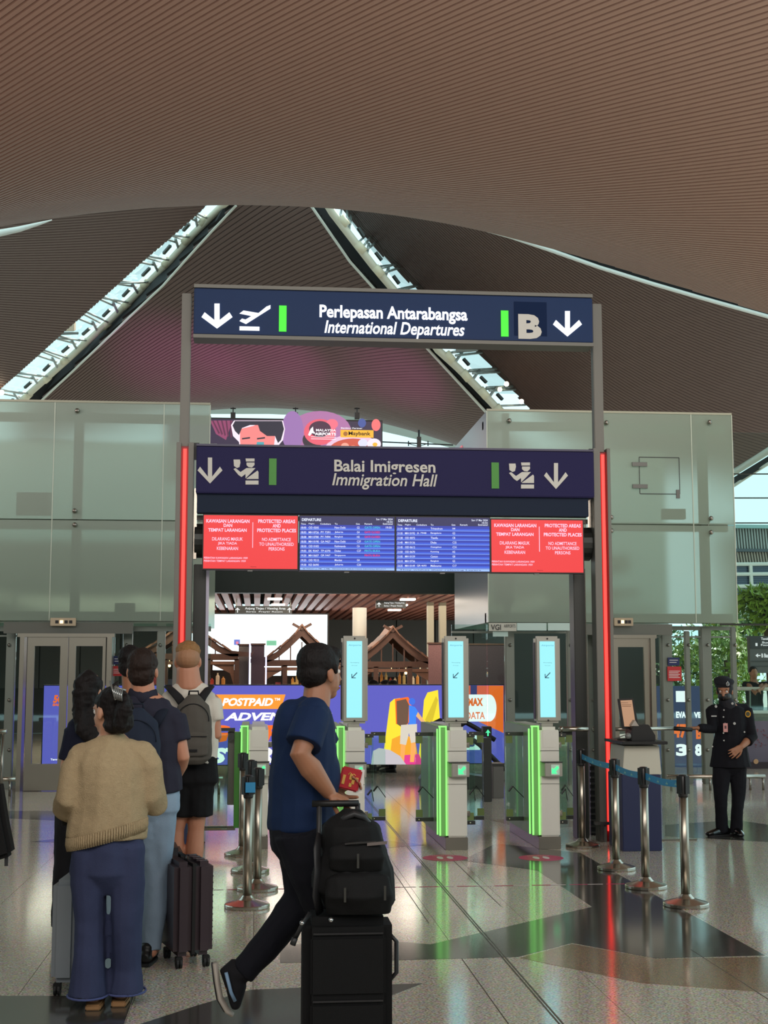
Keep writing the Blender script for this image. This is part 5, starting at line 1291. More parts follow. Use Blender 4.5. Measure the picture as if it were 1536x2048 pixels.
def face_parts(c, f, t, s=1.0, eyes=True, brows=(30, 22, 18)):
    M = frame_of(f); L = lambda x, y, z: V(c) + M @ (V((x, y, z)) * s)
    for x in (-.031, .031):
        o = MB().ball(L(x, .068, .008), .0115 * s, 7).build('eye', mat('eye_white', (225, 220, 215), .2), t, smooth=True)
        MB().ball(L(x, .0755, .008), .0052 * s, 6).build('iris', mat('iris_dark', (28, 18, 14), .15), o, smooth=True)
        MB().bar(L(x - .016, .082, .028), L(x + .016, .082, .03), .006, .006).build('eyebrow', mat('brow', brows, .8), t)
    MB().tube([L(-.022, .088, -.062), L(0, .098, -.063), L(.022, .088, -.062)], .004 * s, 6).build('lips', mat('lips', (150, 84, 76), .5), t, smooth=True)


def hand_prims(w, d, n, side, curl=.5, s=1.0, spread=.12):
    """w wrist, d pointing direction, n palm normal (the way fingers curl), side=+1/-1 direction of the thumb along d x n"""
    w = V(w); d = V(d).normalized(); n = (V(n) - d * V(n).dot(d)).normalized(); x = d.cross(n).normalized() * side
    P_ = lambda a, b, c: w + d * a * s + x * b * s + n * c * s
    pr = [('T', [P_(-.02, 0, 0), P_(.03, .0, 0), P_(.085, .0, .004)], [(.024 * s, .019 * s), (.036 * s, .015 * s), (.040 * s, .013 * s)], x)]
    for k, (off, ln) in enumerate(((.032, .072), (.011, .082), (-.011, .076), (-.031, .060))):
        base = P_(.078, off, .003); a0 = curl * .55; a1 = curl * 1.5; a2 = curl * 2.1; dd = (d + x * spread * (1.2 - k * .8)).normalized()
        v = lambda a: dd * math.cos(a) + n * math.sin(a)
        p1 = base + v(a0) * ln * .46 * s; p2 = p1 + v(a1) * ln * .32 * s; p3 = p2 + v(a2) * ln * .24 * s
        pr.append(('T', [base, p1, p2, p3], [.0095 * s, .009 * s, .008 * s, .0068 * s]))
    tb = P_(.012, .028, .006); td = (d * .75 + x * .75 + n * (.25 + curl * .4)).normalized(); t2 = tb + td * .045 * s
    td2 = (d * .95 + x * (.35 - curl * .3) + n * (.3 + curl * .5)).normalized(); t3 = t2 + td2 * .032 * s; t4 = t3 + td2 * .024 * s
    pr.append(('T', [tb, t2, t3, t4], [.014 * s, .0115 * s, .0105 * s, .008 * s])); return pr


def limb(a, b, c, ra, rb, rc, bul=1.0):
    a, b, c = V(a), V(b), V(c)
    return ('T', [a, a.lerp(b, .5), b, b.lerp(c, .35), c], [ra, (ra + rb) / 2, rb, rb * 1.02 * bul, rc])


def shoe(name, ank, d, m, t, sole, L=.27, wd=.045, z0=0.0, lift=None):
    """shoe on the floor: ank above heel, d toe direction"""
    d = V((d[0], d[1], 0)).normalized(); a = V((ank[0], ank[1], z0))
    P_ = lambda x, z: a + d * x + V((0, 0, z))
    o = organic(name, [('T', [P_(-.05, .045), P_(.02, .05), P_(.09, .045), P_(.15, .035), P_(L - .075, .028)], [(.034, .04), (.037, .046), (wd * .9, .040), (wd, .032), (wd * .8, .022)], d.cross(V((0, 0, 1)))), ('T', [P_(-.02, .05), P_(-.01, .10)], [.036, .038])], m, t, vox=.006, smooth=3, zmin=z0 + .012)
    MB().prism([P_(-.085, .0) + d.cross(V((0, 0, 1))) * s * w_ + d * x for x, w_, s in ((.0, .028, 1), (.03, .036, 1), (.15, wd, 1), (.22, wd * .95, 1), (L, .018, 1), (L, .018, -1), (.22, wd * .95, -1), (.15, wd, -1), (.03, .036, -1), (.0, .028, -1))], (0, 0, .018)).build('sole', sole, o, bev=.003)
    return o


def fabric(name, rgb, rough=.85, weave=300, wr=.15):
    return mat(name, rgb, rough, bump=wr, bscale=weave, var=.10, vscale=9, spec=.25)


def hairmat(name, rgb, sc=(60, 60, 6)):
    return mat(name, rgb, .62, bump=.5, bscale=3, stretch=sc, var=.35, vscale=2, spec=.22)


def zof(py, Y): return at(768, py, Y).z


HB = hairmat('hair_black', (22, 17, 17)); HBR = hairmat('hair_dark_brown', (40, 28, 23)); HBL = hairmat('hair_blond', (150, 110, 70), (90, 90, 40))
# ---- 1. woman in the cream sweater -----------------------------------------------------------
Y1 = 7.12; B1 = onfloor(214, 2008); x1 = B1.x
t = thing('person', (x1, Y1, 0), 'woman in oatmeal knit sweater and wide blue jeans with clipped dark hair', 'person')
p = lambda px, py, dy=0: at(px, py, Y1 + dy)
hc = p(218, 1424, .03); fd = V((-.75, .66, -.12))
shL, shR = p(160, 1512, .0), p(285, 1505, .02)
neck = p(224, 1482, .02); pel = p(216, 1690, .03)
elL, elR = p(139, 1600, -.02), p(303, 1592, .03)
wrL, wrR = p(158, 1636, .20), p(270, 1600, .26)
body = head_prims(hc, fd, .97) + [('T', [hc + V((0.0, 0, -.06)), neck + V((0, 0, -.05))], [.052, .056]), ('T', [neck, p(222, 1560), pel], [(.10, .07), (.13, .09), (.15, .10)], (1, 0, 0)),
        limb(shL, elL, wrL, .038, .032, .022), limb(shR, elR, wrR, .038, .032, .022)] + hand_prims(wrL, (.3, .6, -.1), (.9, -.2, .1), 1, .6) + hand_prims(wrR, (-.5, .6, .1), (-.6, -.4, 0), -1, .6) + \
       [('T', [p(180, 1690), V((p(175, 1850).x, Y1, .5)), V((p(178, 2000).x, Y1 - .0, .08))], [.085, .06, .04]), ('T', [p(250, 1690), V((p(245, 1850).x, Y1, .5)), V((p(240, 2000).x, Y1 + .06, .08))], [.085, .06, .04]),
        ('T', [V((p(187, 2000).x, Y1 - .04, .05)), V((p(187, 2000).x, Y1 + .14, .035))], [(.036, .03), (.038, .016)], (1, 0, 0)), ('T', [V((p(238, 2000).x, Y1 + .02, .05)), V((p(238, 2000).x, Y1 + .2, .035))], [(.036, .03), (.038, .016)], (1, 0, 0))]
organic('body', body, SKIN, t, .0065, 3); face_parts(hc, fd, t, .97)
SW1 = mat('oatmeal_knit', (170, 150, 118), .95, bump=.55, bscale=170, var=.14, vscale=60, spec=.12)
sw = [('T', [p(222, 1468), p(224, 1483), p(222, 1500), p(221, 1530), p(219, 1580), p(217, 1630), p(215, 1655), p(214, 1676)], [(.065, .06), (.088, .075), (.165, .10), (.188, .125), (.19, .135), (.19, .14), (.198, .145), (.200, .145)], (1, 0, .26), True),
      ('T', [p(168, 1502), p(148, 1535), elL, p(133, 1612, .06), p(152, 1632, .14)], [.062, .072, .078, .076, .050]), ('T', [p(278, 1498), p(296, 1530), elR, p(308, 1606, .06), p(290, 1606, .2)], [.060, .070, .074, .070, .046]),
      ('T', [p(150, 1515), p(222, 1498), p(295, 1512)], [.062, .082, .062])]
organic('sweater', sw, SW1, t, .008, 7, disp=.012, dscale=7, dst=(1.6, 1.6, .7))
# ribbed hem, neck band and cuffs
rb_ = MB()
for k in range(96):
    a = 2 * math.pi * k / 96; ca, sa = math.cos(a), math.sin(a); c0 = p(214, 1676)
    q0 = V((c0.x + ca * .190, Y1 + sa * .140, c0.z + ca * .049 + .018)); rb_.tube([q0 + V((ca * .002, sa * .002, -.030)), q0 + V((ca * .010, sa * .007, .0)), q0 + V((ca * .008, sa * .006, .034))], .0064, 5)
rb_.build('ribbed_hem', SW1, t, smooth=True)['kind'] = 'stuff'
DEN = mat('denim_blue', (58, 64, 92), .9, bump=.35, bscale=260, var=.22, vscale=7, spec=.15)
jz = [('T', [p(217, 1725), p(216, 1745), p(216, 1765)], [(.188, .13), (.184, .12), (.165, .10)], (1, 0, 0)), ('T', [p(218, 1650), p(217, 1700), p(216, 1745)], [(.165, .12), (.185, .13), (.19, .135)], (1, 0, 0))]
for sx, bx, dy in ((178, 178, -.02), (256, 253, .05)):
    jz.append(('T', [p(sx, 1690), p(sx, 1760), p(sx + (4 if sx < 200 else -3), 1840), V((p(bx, 1930, dy).x, Y1 + dy, p(bx, 1930, dy).z)), V((p(bx - 2, 1988, dy).x, Y1 + dy, .058))], [(.090, .115), (.088, .112), (.080, .10), (.086, .105), (.100, .12)], (1, 0, 0), True))
organic('jeans', jz, DEN, t, .008, 3, disp=.016, dscale=5, dst=(1.8, 1.8, .5))
for bx, dy in ((178, -.02), (253, .05)):
    a = V((p(bx - 2, 1988, dy).x, Y1 + dy, .06)); MB().tube([a + V((.100 * math.cos(k * .3142), .12 * math.sin(k * .3142), 0)) for k in range(20)], .006, 6, closed=True).build('frayed_hem', mat('denim_hem', (78, 88, 136), .95, bump=.6, bscale=300), t, smooth=True)
for bx, dy in ((188, -.05), (239, .01)):
    a = p(bx, 2000, dy); c = V((a.x, Y1 + dy, 0)); o = MB().prism([c + V((x, y, 0)) for x, y in ((-.036, -.05), (.036, -.05), (.045, .08), (.03, .19), (-.03, .19), (-.045, .08))], (0, 0, .028)).build('sandal', mat('cork_tan', (150, 110, 70), .7), t, bev=.006)
    MB().tube([c + V((-.042, .10, .02)), c + V((0, .11, .075)), c + V((.042, .10, .02))], [(.022, .006)] * 3, 8).build('strap', mat('strap_tan', (120, 80, 52), .6), o, smooth=True)
M = frame_of(fd)
hp = [('E', hc + M @ V((0, -.028, .042)), (.083, .100, .088), M), ('E', hc + M @ V((.0, -.055, -.01)), (.076, .074, .080), M), ('E', p(244, 1440, -.06), (.062, .055, .075)), ('E', p(232, 1450, -.04), (.066, .06, .045)),
      ('T', [p(240, 1450, -.10), p(250, 1420, -.11), p(248, 1395, -.08)], [.040, .046, .03]), ('T', [p(236, 1392, -.05), p(230, 1372, -.05), p(238, 1362, -.05)], [.030, .024, .012]), ('T', [p(246, 1400, -.06), p(258, 1404, -.06), p(266, 1418, -.06)], [.028, .024, .010])]
organic('hair', hp, HB, t, .006, 2, disp=.012, dscale=14, fine=.004, fscale=60)
gl = mat('clip_clear', (150, 150, 148), .15, .6)
m = MB()
for k in range(5): m.tube([p(232 + k * 3.2, 1372 + k * 1.5, -.13), p(228 + k * 3.6, 1384 + k * 1.5, -.16), p(230 + k * 3.4, 1398 + k, -.15)], .0045, 6)
m.tube([p(228, 1374, -.135), p(252, 1381, -.13)], .006, 6).tube([p(220, 1362, -.12), p(231, 1400, -.15)], .005, 6); m.build('claw_clip', gl, t, smooth=True)
MB().tube([p(189, 1418, .10), p(193, 1432, .06), p(198, 1426, -.0)], .0035, 6).tube([p(187, 1416, .11), p(188, 1424, .12), p(192, 1430, .11)], .003, 6).build('spectacles', mat('spectacle_silver', (190, 190, 190), .2, .9), t, smooth=True)
c = p(140, 1622, .16); tag(MB().obox(c, (1, 0, .1), (0, .4, 1), (0, 1, -.3), .038, .075, .005).build('phone', BLACK, base=c, bev=.004), 'dark phone in the sweater woman\'s left hand, peeking out below her sleeve', 'phone')


# ---- generic helper for the others -----------------------------------------------------------
def person(label, base, h, facing, skin, head=None, hface=None, arms=None, hands=((.5, .5)), legs=None, sh=.19, vox=.008, torso=None, sex='m', hand_dirs=None, chest=(.165, .115), feet=True, hs=1.0):
    """standing figure: returns the thing and its joints; joints may be overridden in world coordinates"""
    b = V(base); f = V((facing[0], facing[1], 0)).normalized(); r = V((f.y, -f.x, 0)); Z = V((0, 0, 1))
    t = thing('person', b, label, 'person')
    J = dict(head=b + Z * (h - .115), neck=b + Z * h * .835, shR=b + r * sh + Z * h * .805, shL=b - r * sh + Z * h * .805, pel=b + Z * h * .52, chest=b + Z * h * .72)
    J.update(elR=b + r * (sh + .05) + Z * h * .62 - f * .03, elL=b - r * (sh + .05) + Z * h * .62 - f * .03, wrR=b + r * (sh + .04) + Z * h * .475 + f * .06, wrL=b - r * (sh + .04) + Z * h * .475 + f * .06)
    J.update(hipR=b + r * .09 + Z * h * .50, hipL=b - r * .09 + Z * h * .50, knR=b + r * .10 + Z * h * .275 + f * .02, knL=b - r * .10 + Z * h * .275 + f * .02, anR=b + r * .11 + Z * .085 - f * .02, anL=b - r * .11 + Z * .085 - f * .02)
    if head is not None: J['head'] = V(head)
    for k, v in (arms or {}).items(): J[k] = V(v)
    for k, v in (legs or {}).items(): J[k] = V(v)
    hf = V(hface) if hface is not None else f
    hd = hand_dirs or {}
    pr = head_prims(J['head'], hf, hs) + [('T', [J['head'] + V((0, 0, -.05)) - f * .01, J['neck'] - Z * .04], [.058 * hs * (J['nk'].x if 'nk' in J else 1), .070 * hs * (J['nk'].x if 'nk' in J else 1)]),
          ('T', [J['neck'] - Z * .03, J['chest'], J['pel'] + Z * .08, J['pel'] - Z * .02], [(sh * .62, .075), (chest[0] * .92, chest[1] * .9), (chest[0] * .85, chest[1] * .85), (chest[0] * .9, chest[1] * .9)], r)]
    for s in 'RL':
        pr.append(limb(J['sh' + s], J['el' + s], J['wr' + s], .050, .040, .027, 1.05))
        d, n = hd.get(s, ((J['wr' + s] - J['el' + s]), (f * .3 + (-r if s == 'R' else r))))
        pr += hand_prims(J['wr' + s], d, n, 1 if s == 'L' else -1, hd.get('curl' + s, .45))
        pr.append(limb(J['hip' + s], J['kn' + s], J['an' + s], .085, .056 if feet == 'bare' else .046, .040, 1.12 if feet == 'bare' else 1.0))
        if feet: pr.append(('T', [J['an' + s] - f * .03 - Z * .035, J['an' + s] + f * .14 - Z * .05], [(.034, .032), (.036, .02)], r))
    organic('body', pr, skin, t, vox, 3)
    J['hs'] = hs; J['f'], J['r'], J['b'], J['t'], J['sh'], J['chs'] = f, r, b, t, sh, chest
    return t, J


def top(J, m, hem, sleeve=.55, k=1.0, name='shirt', vox=.009, disp=.012, hemw=None, collar=None, sx=0):
    """shirt: sleeve is the share of the arm it covers (0..1 upper arm, 1..2 forearm)"""
    Z = V((0, 0, 1)); r, f = J['r'], J['f']; cw, cd = J['chs']; hw = hemw or (cw * 1.02, cd * 1.05)
    H = V((J['pel'].x, J['pel'].y, hem)); C = J['chest']; pr = [('T', [J['neck'] + Z * .005, J['neck'] - Z * .045, C.lerp(J['neck'], .35), C, C.lerp(H, .5), H], [(.072, .07), (J['sh'] * .80, .085), (J['sh'] * .98, cd), (cw * 1.08, cd * 1.08), (cw * 1.02, cd * 1.05), hw], r, True),
                   ('T', [J['shL'] - Z * .01, J['neck'] - Z * .05, J['shR'] - Z * .01], [.058, .07, .058])]
    for s in 'RL':
        a, b, c = J['sh' + s], J['el' + s], J['wr' + s]
        if sleeve <= 1: pts = [a, a.lerp(b, sleeve * .5), a.lerp(b, sleeve)]; R = [.064, .068, .066]
        else: pts = [a, a.lerp(b, .5), b, b.lerp(c, (sleeve - 1) * .5), b.lerp(c, sleeve - 1)]; R = [.064, .062, .056, .050, .042]
        pr.append(('T', pts, [q * k for q in R], None, True))
    return organic(name, pr, m, J['t'], vox, 4, disp=disp, dscale=7, dst=(1.4, 1.4, .8))


def bottoms(J, m, to=1.0, rk=1.0, name='trousers', vox=.009, disp=.010, ank=.062, waist=None):
    """to: 0..1 share of thigh+shin covered"""
    Z = V((0, 0, 1)); pr = [('T', [J['pel'] + Z * .10, J['pel'] + Z * .02, J['pel'] - Z * .06], [(.155 * rk, .112 * rk), (.165 * rk, .12 * rk), (.17 * rk, .12 * rk)], J['r'])]
    for s in 'RL':
        a, b, c = J['hip' + s], J['kn' + s], J['an' + s]
        if to >= 1: pts = [a, a.lerp(b, .5), b, b.lerp(c, .5), c - Z * .03]; R = [.100 * rk, .088 * rk, .072 * rk, .066 * rk, ank * rk]
        else: pts = [a, a.lerp(b, .5), a.lerp(b, to * 2)]; R = [.100 * rk, .098 * rk, .10 * rk]
        pr.append(('T', pts, R, J['r'], True))
    return organic(name, pr, m, J['t'], vox, 3, disp=disp, dscale=8, dst=(1.5, 1.5, .7))


def short_hair(J, f, m, k=1.0, low=0.0, vox=.006, extra=()):
    M = frame_of(f); c = J['head']; k = k * J.get('hs', 1.0)
    return organic('hair', [('E', c + M @ V((0, -.022, .045)), (.082 * k, .098 * k, .084 * k), M), ('E', c + M @ V((0, -.045, -.012 - low)), (.073 * k, .066 * k, .078 * k), M)] + list(extra), m, J['t'], vox, 2, disp=.006, dscale=22, fine=.003, fscale=80)


def rucksack(name, c, back, m, ms, label, w=.30, h=.44, d=.14, J=None, pocket=True, strapm=None, straps=None):
    """c: centre of the bag; back: direction it faces away from the wearer"""
    bk = V((back[0], back[1], 0)).normalized(); r = V((-bk.y, bk.x, 0)); Z = V((0, 0, 1)); c = V(c); t = thing('backpack', c - Z * h / 2, label, 'backpack')
    P_ = lambda x, y, z: c + r * x + bk * y + Z * z
    organic('bag', [('T', [P_(0, 0, -h * .46), P_(0, .01, -h * .3), P_(0, .01, h * .1), P_(0, 0, h * .34), P_(0, -.01, h * .46)], [(w * .48, d * .50), (w * .50, d * .56), (w * .47, d * .5), (w * .40, d * .44), (w * .22, d * .3)], r)], m, t, .008, 3, disp=.008, dscale=9)
    if pocket:
        organic('front_pocket', [('T', [P_(0, d * .5, -h * .40), P_(0, d * .52, -h * .25), P_(0, d * .48, -h * .08)], [(w * .40, d * .2), (w * .42, d * .24), (w * .40, d * .18)], r)], m, t, .007, 3, disp=.005, dscale=10)
    MB().tube([P_(w * .40 * math.sin(a), d * .40 + .004, h * .12 + h * .25 * math.cos(a)) for a in [i * .26 - 1.75 for i in range(14)]], .0035, 6).build('zip', ms, t, smooth=True)
    MB().tube([P_(-.035, -d * .3, h * .46), P_(-.03, -d * .2, h * .56), P_(.03, -d * .2, h * .56), P_(.035, -d * .3, h * .46)], [(.011, .006)] * 4, 8).build('grab_handle', ms, t, smooth=True)
    if pocket: MB().tube([P_(-w * .36, d * .70, -h * .12), P_(w * .36, d * .70, -h * .12)], .003, 6).build('zip', ms, t); MB().obox(P_(0, d * .77, -h * .33), r, bk, Z, .035, .002, .008).build('label_patch', ms, t)
    for pts in straps or []: MB().tube(pts, [(.030, .009)] * len(pts), 10, lat=r).build('shoulder_strap', strapm or ms, t, smooth=True)
    return t


# ---- 2. man in the navy polo with a backpack, pale jeans -------------------------------------
Y2 = 8.1; p = lambda px, py, dy=0: at(px, py, Y2 + dy); b2 = onfloor(300, 1912); b2 = V((p(300, 1600).x, Y2, 0))
t2, J = person('man in navy polo and pale blue jeans wearing a navy backpack', b2, 1.79, (.05, 1), SKINP, head=p(285, 1342), hs=1.1, arms=dict(neck=p(288, 1388), shR=p(348, 1432), shL=p(228, 1432), elR=p(366, 1515, -.02), wrR=p(352, 1556, .17), elL=p(212, 1520), wrL=p(235, 1560, .2), chest=p(294, 1480), pel=p(303, 1600)),
    legs=dict(hipR=p(322, 1610), hipL=p(290, 1610), knR=p(318, 1740, .05), knL=p(312, 1740, .05), anR=p(303, 1890), anL=p(290, 1885, .12)), chest=(.18, .125))
top(J, fabric('navy_polo', (40, 40, 54)), p(300, 1588).z, .62, 1.06)
MB().tube([p(258, 1386, -.03), p(285, 1396, -.085), p(314, 1388, -.03)], [(.030, .010)] * 3, 8, lat=(0, 0, 1)).build('collar', fabric('navy_polo', (40, 40, 54)), t2, smooth=True)
bottoms(J, mat('denim_pale', (138, 158, 178), .9, bump=.3, bscale=240, var=.16, vscale=6, spec=.15), ank=.058)
short_hair(J, (.05, 1, 0), HBR, low=.0)
for k, (px, py, dy) in enumerate(((294, 1905, .0), (290, 1900, .12))): a = p(px, py, dy); shoe('shoe', (a.x, Y2 + dy - .02, 0), (.1, 1), BLACK, t2, RUBBER)
rucksack('b', p(272, 1500, -.19), (-.05, -1), fabric('navy_canvas', (34, 42, 58)), fabric('navy_webbing', (24, 30, 44)), 'dark navy backpack worn by the man in the navy polo', .30, .46, .15,
         straps=[[p(246, 1460, -.14), p(250, 1430, -.13), p(252, 1417, -.06), p(254, 1412, .03)], [p(306, 1455, -.14), p(320, 1432, -.14), p(326, 1420, -.07), p(326, 1414, .03)]])
# ---- 3. blond man, white T-shirt, grey backpack, black shorts --------------------------------
Y3 = 9.6; p = lambda px, py, dy=0: at(px, py, Y3 + dy); b3 = V((p(386, 1600).x, Y3, 0))
t3, J = person('blond man in white T-shirt and black shorts wearing a grey backpack', b3, 1.86, (.03, 1), SKINP, head=p(376, 1321), hs=1.12, arms=dict(neck=p(378, 1363), shR=p(424, 1397), shL=p(334, 1397), elR=p(432, 1470, -.02), wrR=p(424, 1488, .24), elL=p(322, 1475), wrL=p(335, 1500, .24), nk=V((1.18, 0, 0)), chest=p(382, 1440), pel=p(384, 1545)),
    legs=dict(hipR=p(398, 1555), hipL=p(368, 1555), knR=p(392, 1660), knL=p(352, 1660), anR=p(384, 1772), anL=p(345, 1772)), chest=(.175, .12), feet='bare')
top(J, fabric('white_tee', (208, 202, 190)), p(384, 1528).z, .62, 1.08)
bottoms(J, fabric('black_shorts', (16, 16, 18)), .36, 1.12, 'shorts')
M_ = frame_of((.03, 1, 0)); organic('hair', [('E', J['head'] + M_ @ V((0, -.012, .064)), (.088, .104, .076), M_)], HBL, t3, .006, 2, disp=.006, dscale=30, fine=.004, fscale=90)
organic('hair_fade', [('E', J['head'] + M_ @ V((0, -.034, .022)), (.086, .098, .088), M_)], mat('hair_fade', (160, 116, 84), .6, bump=.3, bscale=200), t3, .006, 2)
for px in (384, 346): a = p(px, 1790); shoe('shoe', (a.x, Y3, 0), (0, 1), mat('shoe_white', (200, 200, 198), .5), t3, RUBBER)
rucksack('b', p(386, 1456, -.19), (0, -1), fabric('grey_canvas', (84, 80, 74)), fabric('black_webbing', (34, 34, 36)), 'dark grey backpack with black straps on the blond man\'s white T-shirt', .27, .44, .13,
         straps=[[p(366, 1408, -.15), p(356, 1394, -.14), p(343, 1380, -.09), p(336, 1373, .0)], [p(398, 1408, -.15), p(406, 1392, -.14), p(416, 1379, -.09), p(421, 1373, .0)]])
# ---- 4. dark haired woman, navy top ----------------------------------------------------------
Y4 = 8.7; p = lambda px, py, dy=0: at(px, py, Y4 + dy); b4 = V((p(170, 1600).x, Y4, 0))
t4, J = person('woman with long wavy black hair and navy short sleeved top, left of the sweater woman', b4, 1.64, (.25, 1), SKIN, head=p(180, 1382), hface=(.45, .9, 0), arms=dict(neck=p(178, 1430), shR=p(215, 1458), shL=p(148, 1460), elL=p(133, 1535), wrL=p(150, 1560, .2), elR=p(228, 1540), wrR=p(215, 1560, .2), chest=p(180, 1490), pel=p(182, 1580)), sh=.16, chest=(.15, .11))
top(J, fabric('navy_top', (20, 24, 42)), p(180, 1600).z, .82, .94)
bottoms(J, fabric('black_trousers', (18, 18, 22)), .98)
for s in (-.1, .1): shoe('shoe', (b4.x + s, Y4, 0), (.2, 1), BLACK, t4, RUBBER, L=.25)
M_ = frame_of((.45, .9, 0)); hh = J['head']
organic('hair', [('E', hh + M_ @ V((0, -.02, .03)), (.088, .104, .096), M_), ('T', [hh + M_ @ V((0, -.06, 0)), p(172, 1425, -.06), p(174, 1460, -.10), p(186, 1480, -.12)], [(.085, .07), (.085, .06), (.075, .05), (.04, .03)], (1, 0, 0)),
                 ('T', [p(160, 1390, .0), p(155, 1420, -.02), p(164, 1440, -.03)], [.03, .03, .02]), ('T', [p(150, 1424, 0), p(158, 1445, .0), p(148, 1428, .0)], [.012, .010, .006])], HB, t4, .007, 2, disp=.018, dscale=10, dst=(1.5, 1.5, .6), fine=.004, fscale=50)
for s, q in ((0, (150, 1412)), (1, (146, 1428))): MB().tube([p(q[0] + 6, q[1] - 16, 0), p(q[0] - 1, q[1], 0), p(q[0] - 3 + 8 * s, q[1] + 12, 0), p(q[0] + 4, q[1] + 16, 0)], .004, 6).build('hair_strand', HB, t4, smooth=True)
# ---- 5. man with black hair half hidden ------------------------------------------------------
Y5 = 9.3; p = lambda px, py, dy=0: at(px, py, Y5 + dy); b5 = V((p(262, 1600).x, Y5, 0))
t5, J = person('black haired man in a black top, mostly hidden behind the man in the navy polo', b5, 1.80, (.4, 1), SKIN2, head=p(262, 1328), hface=(.2, .98, 0), chest=(.17, .12))
top(J, fabric('black_top', (20, 20, 24)), .93, .8, 1.0); bottoms(J, fabric('black_trousers', (18, 18, 22))); short_hair(J, (.2, .98, 0), HB)
for s in (-.1, .1): shoe('shoe', (b5.x + s, Y5, 0), (.2, 1), BLACK, t5, RUBBER)
# ---- 6. walking man, blue T-shirt ------------------------------------------------------------
Y6 = 6.0; p = lambda px, py, dy=0: at(px, py, Y6 + dy); b6 = V((p(632, 1600).x, Y6, 0))
t6 = thing('person', b6, 'man in blue T-shirt and black trousers striding to the right with a loaded black suitcase', 'person')
hc = p(642, 1346, .02); f6 = V((.78, .62, -.02)); r6 = V((.0, -1, 0)); Z = V((0, 0, 1))
shN, shF = p(632, 1432, -.17), p(622, 1432, .19)
elN, wrN = p(600, 1508, -.24), p(660, 1588, -.18)
elF, wrF = p(650, 1500, .22), p(668, 1580, .04)
ch, pl = p(608, 1500), p(604, 1640)
hN, hF = p(603, 1660, -.08), p(612, 1660, .08)
knR_, anR_ = p(604, 1800, .06), p(497, 1935, .02)      # trailing leg
knL_, anL_ = p(660, 1850, -.03), V((p(652, 2100).x, Y6 - .03, .085))
pr = head_prims(hc, f6, 1.02) + [('T', [hc + V((-.012, 0, -.05)), p(632, 1408), p(622, 1432)], [.060, .062, .066]),
      ('T', [p(622, 1428), ch, p(604, 1580), pl], [(.075, .14), (.125, .165), (.125, .155), (.12, .15)], (1, 0, 0)),
      limb(shN, elN, wrN, .055, .044, .029, 1.08), limb(shF, elF, wrF, .055, .044, .029, 1.08), limb(hN, knL_, anL_, .09, .06, .042, 1.1), limb(hF, knR_, anR_, .09, .06, .042, 1.1),
      ('T', [anL_ - Z * .03 - V((.03, 0, 0)), anL_ + V((.15, 0, -.05))], [(.034, .034), (.036, .022)], (0, 1, 0)), ('T', [anR_, p(462, 1975, .02)], [.036, .034])]
pr += hand_prims(wrN, (.93, 0, -.36), (-.35, .25, -1.0), -1, 1.25, .95, .02)
pr += hand_prims(wrF, (.86, -.1, .48), (.35, -.9, -.3), 1, .75, .92, .04)
organic('body', pr, SKIN2, t6, .005, 3); face_parts(hc, f6, t6, 1.02)
TEE = fabric('blue_tee', (15, 36, 70), .8)
tp = [('T', [p(632, 1400), p(626, 1412), p(618, 1440), p(610, 1490), p(606, 1550), p(606, 1610), p(606, 1658)], [(.062, .065), (.088, .12), (.118, .165), (.138, .175), (.145, .175), (.152, .175), (.150, .170)], (1, 0, 0), True),
      ('T', [p(626, 1428, -.15), p(618, 1455, -.19), p(606, 1490, -.225)], [.078, .080, .082], None, True), ('T', [p(624, 1428, .16), p(634, 1455, .19), p(645, 1490, .21)], [.074, .074, .076], None, True), ('T', [p(626, 1424, -.15), p(622, 1424, .15)], [.07, .07]),
      ('E', p(622, 1560), (.13, .14, .20)), ('E', p(588, 1470), (.10, .15, .16))]
organic('t_shirt', tp, TEE, t6, .007, 8, disp=.012, dscale=5, dst=(1.3, 1.3, .9))
MB().tube([p(612, 1398, -.05), p(622, 1404, -.085), p(640, 1414, -.07), p(652, 1420, -.02)], .004, 6).build('neck_cord', mat('cord_dark', (50, 30, 26), .6), t6, smooth=True)
TRO = fabric('black_blue_trousers', (14, 15, 24))
organic('trousers', [('T', [p(606, 1620), p(604, 1660), p(604, 1700)], [(.14, .165), (.145, .17), (.135, .165)], (1, 0, 0)),
                     ('T', [hF, p(606, 1730, .07), knR_, p(548, 1872, .04), p(500, 1928, .02), p(484, 1944, .02)], [.125, .106, .086, .072, .062, .058], None, True), ('T', [hN, p(628, 1750, -.08), knL_, anL_ + Z * .2, anL_ - Z * .02], [.125, .11, .088, .076, .066], None, True)], TRO, t6, .008, 3, disp=.012, dscale=7)
M_ = frame_of(f6)
organic('hair', [('E', hc + M_ @ V((-.0, -.022, .048)), (.086, .104, .086), M_), ('E', hc + M_ @ V((0, -.050, .0)), (.078, .070, .070), M_), ('E', hc + M_ @ V((0, .04, .085)), (.066, .055, .040), M_), ('T', [hc + M_ @ V((.078, .015, .03)), hc + M_ @ V((.080, .018, .0))], [.012, .008])], HB, t6, .005, 3, disp=.004, dscale=14, fine=.002, fscale=120)
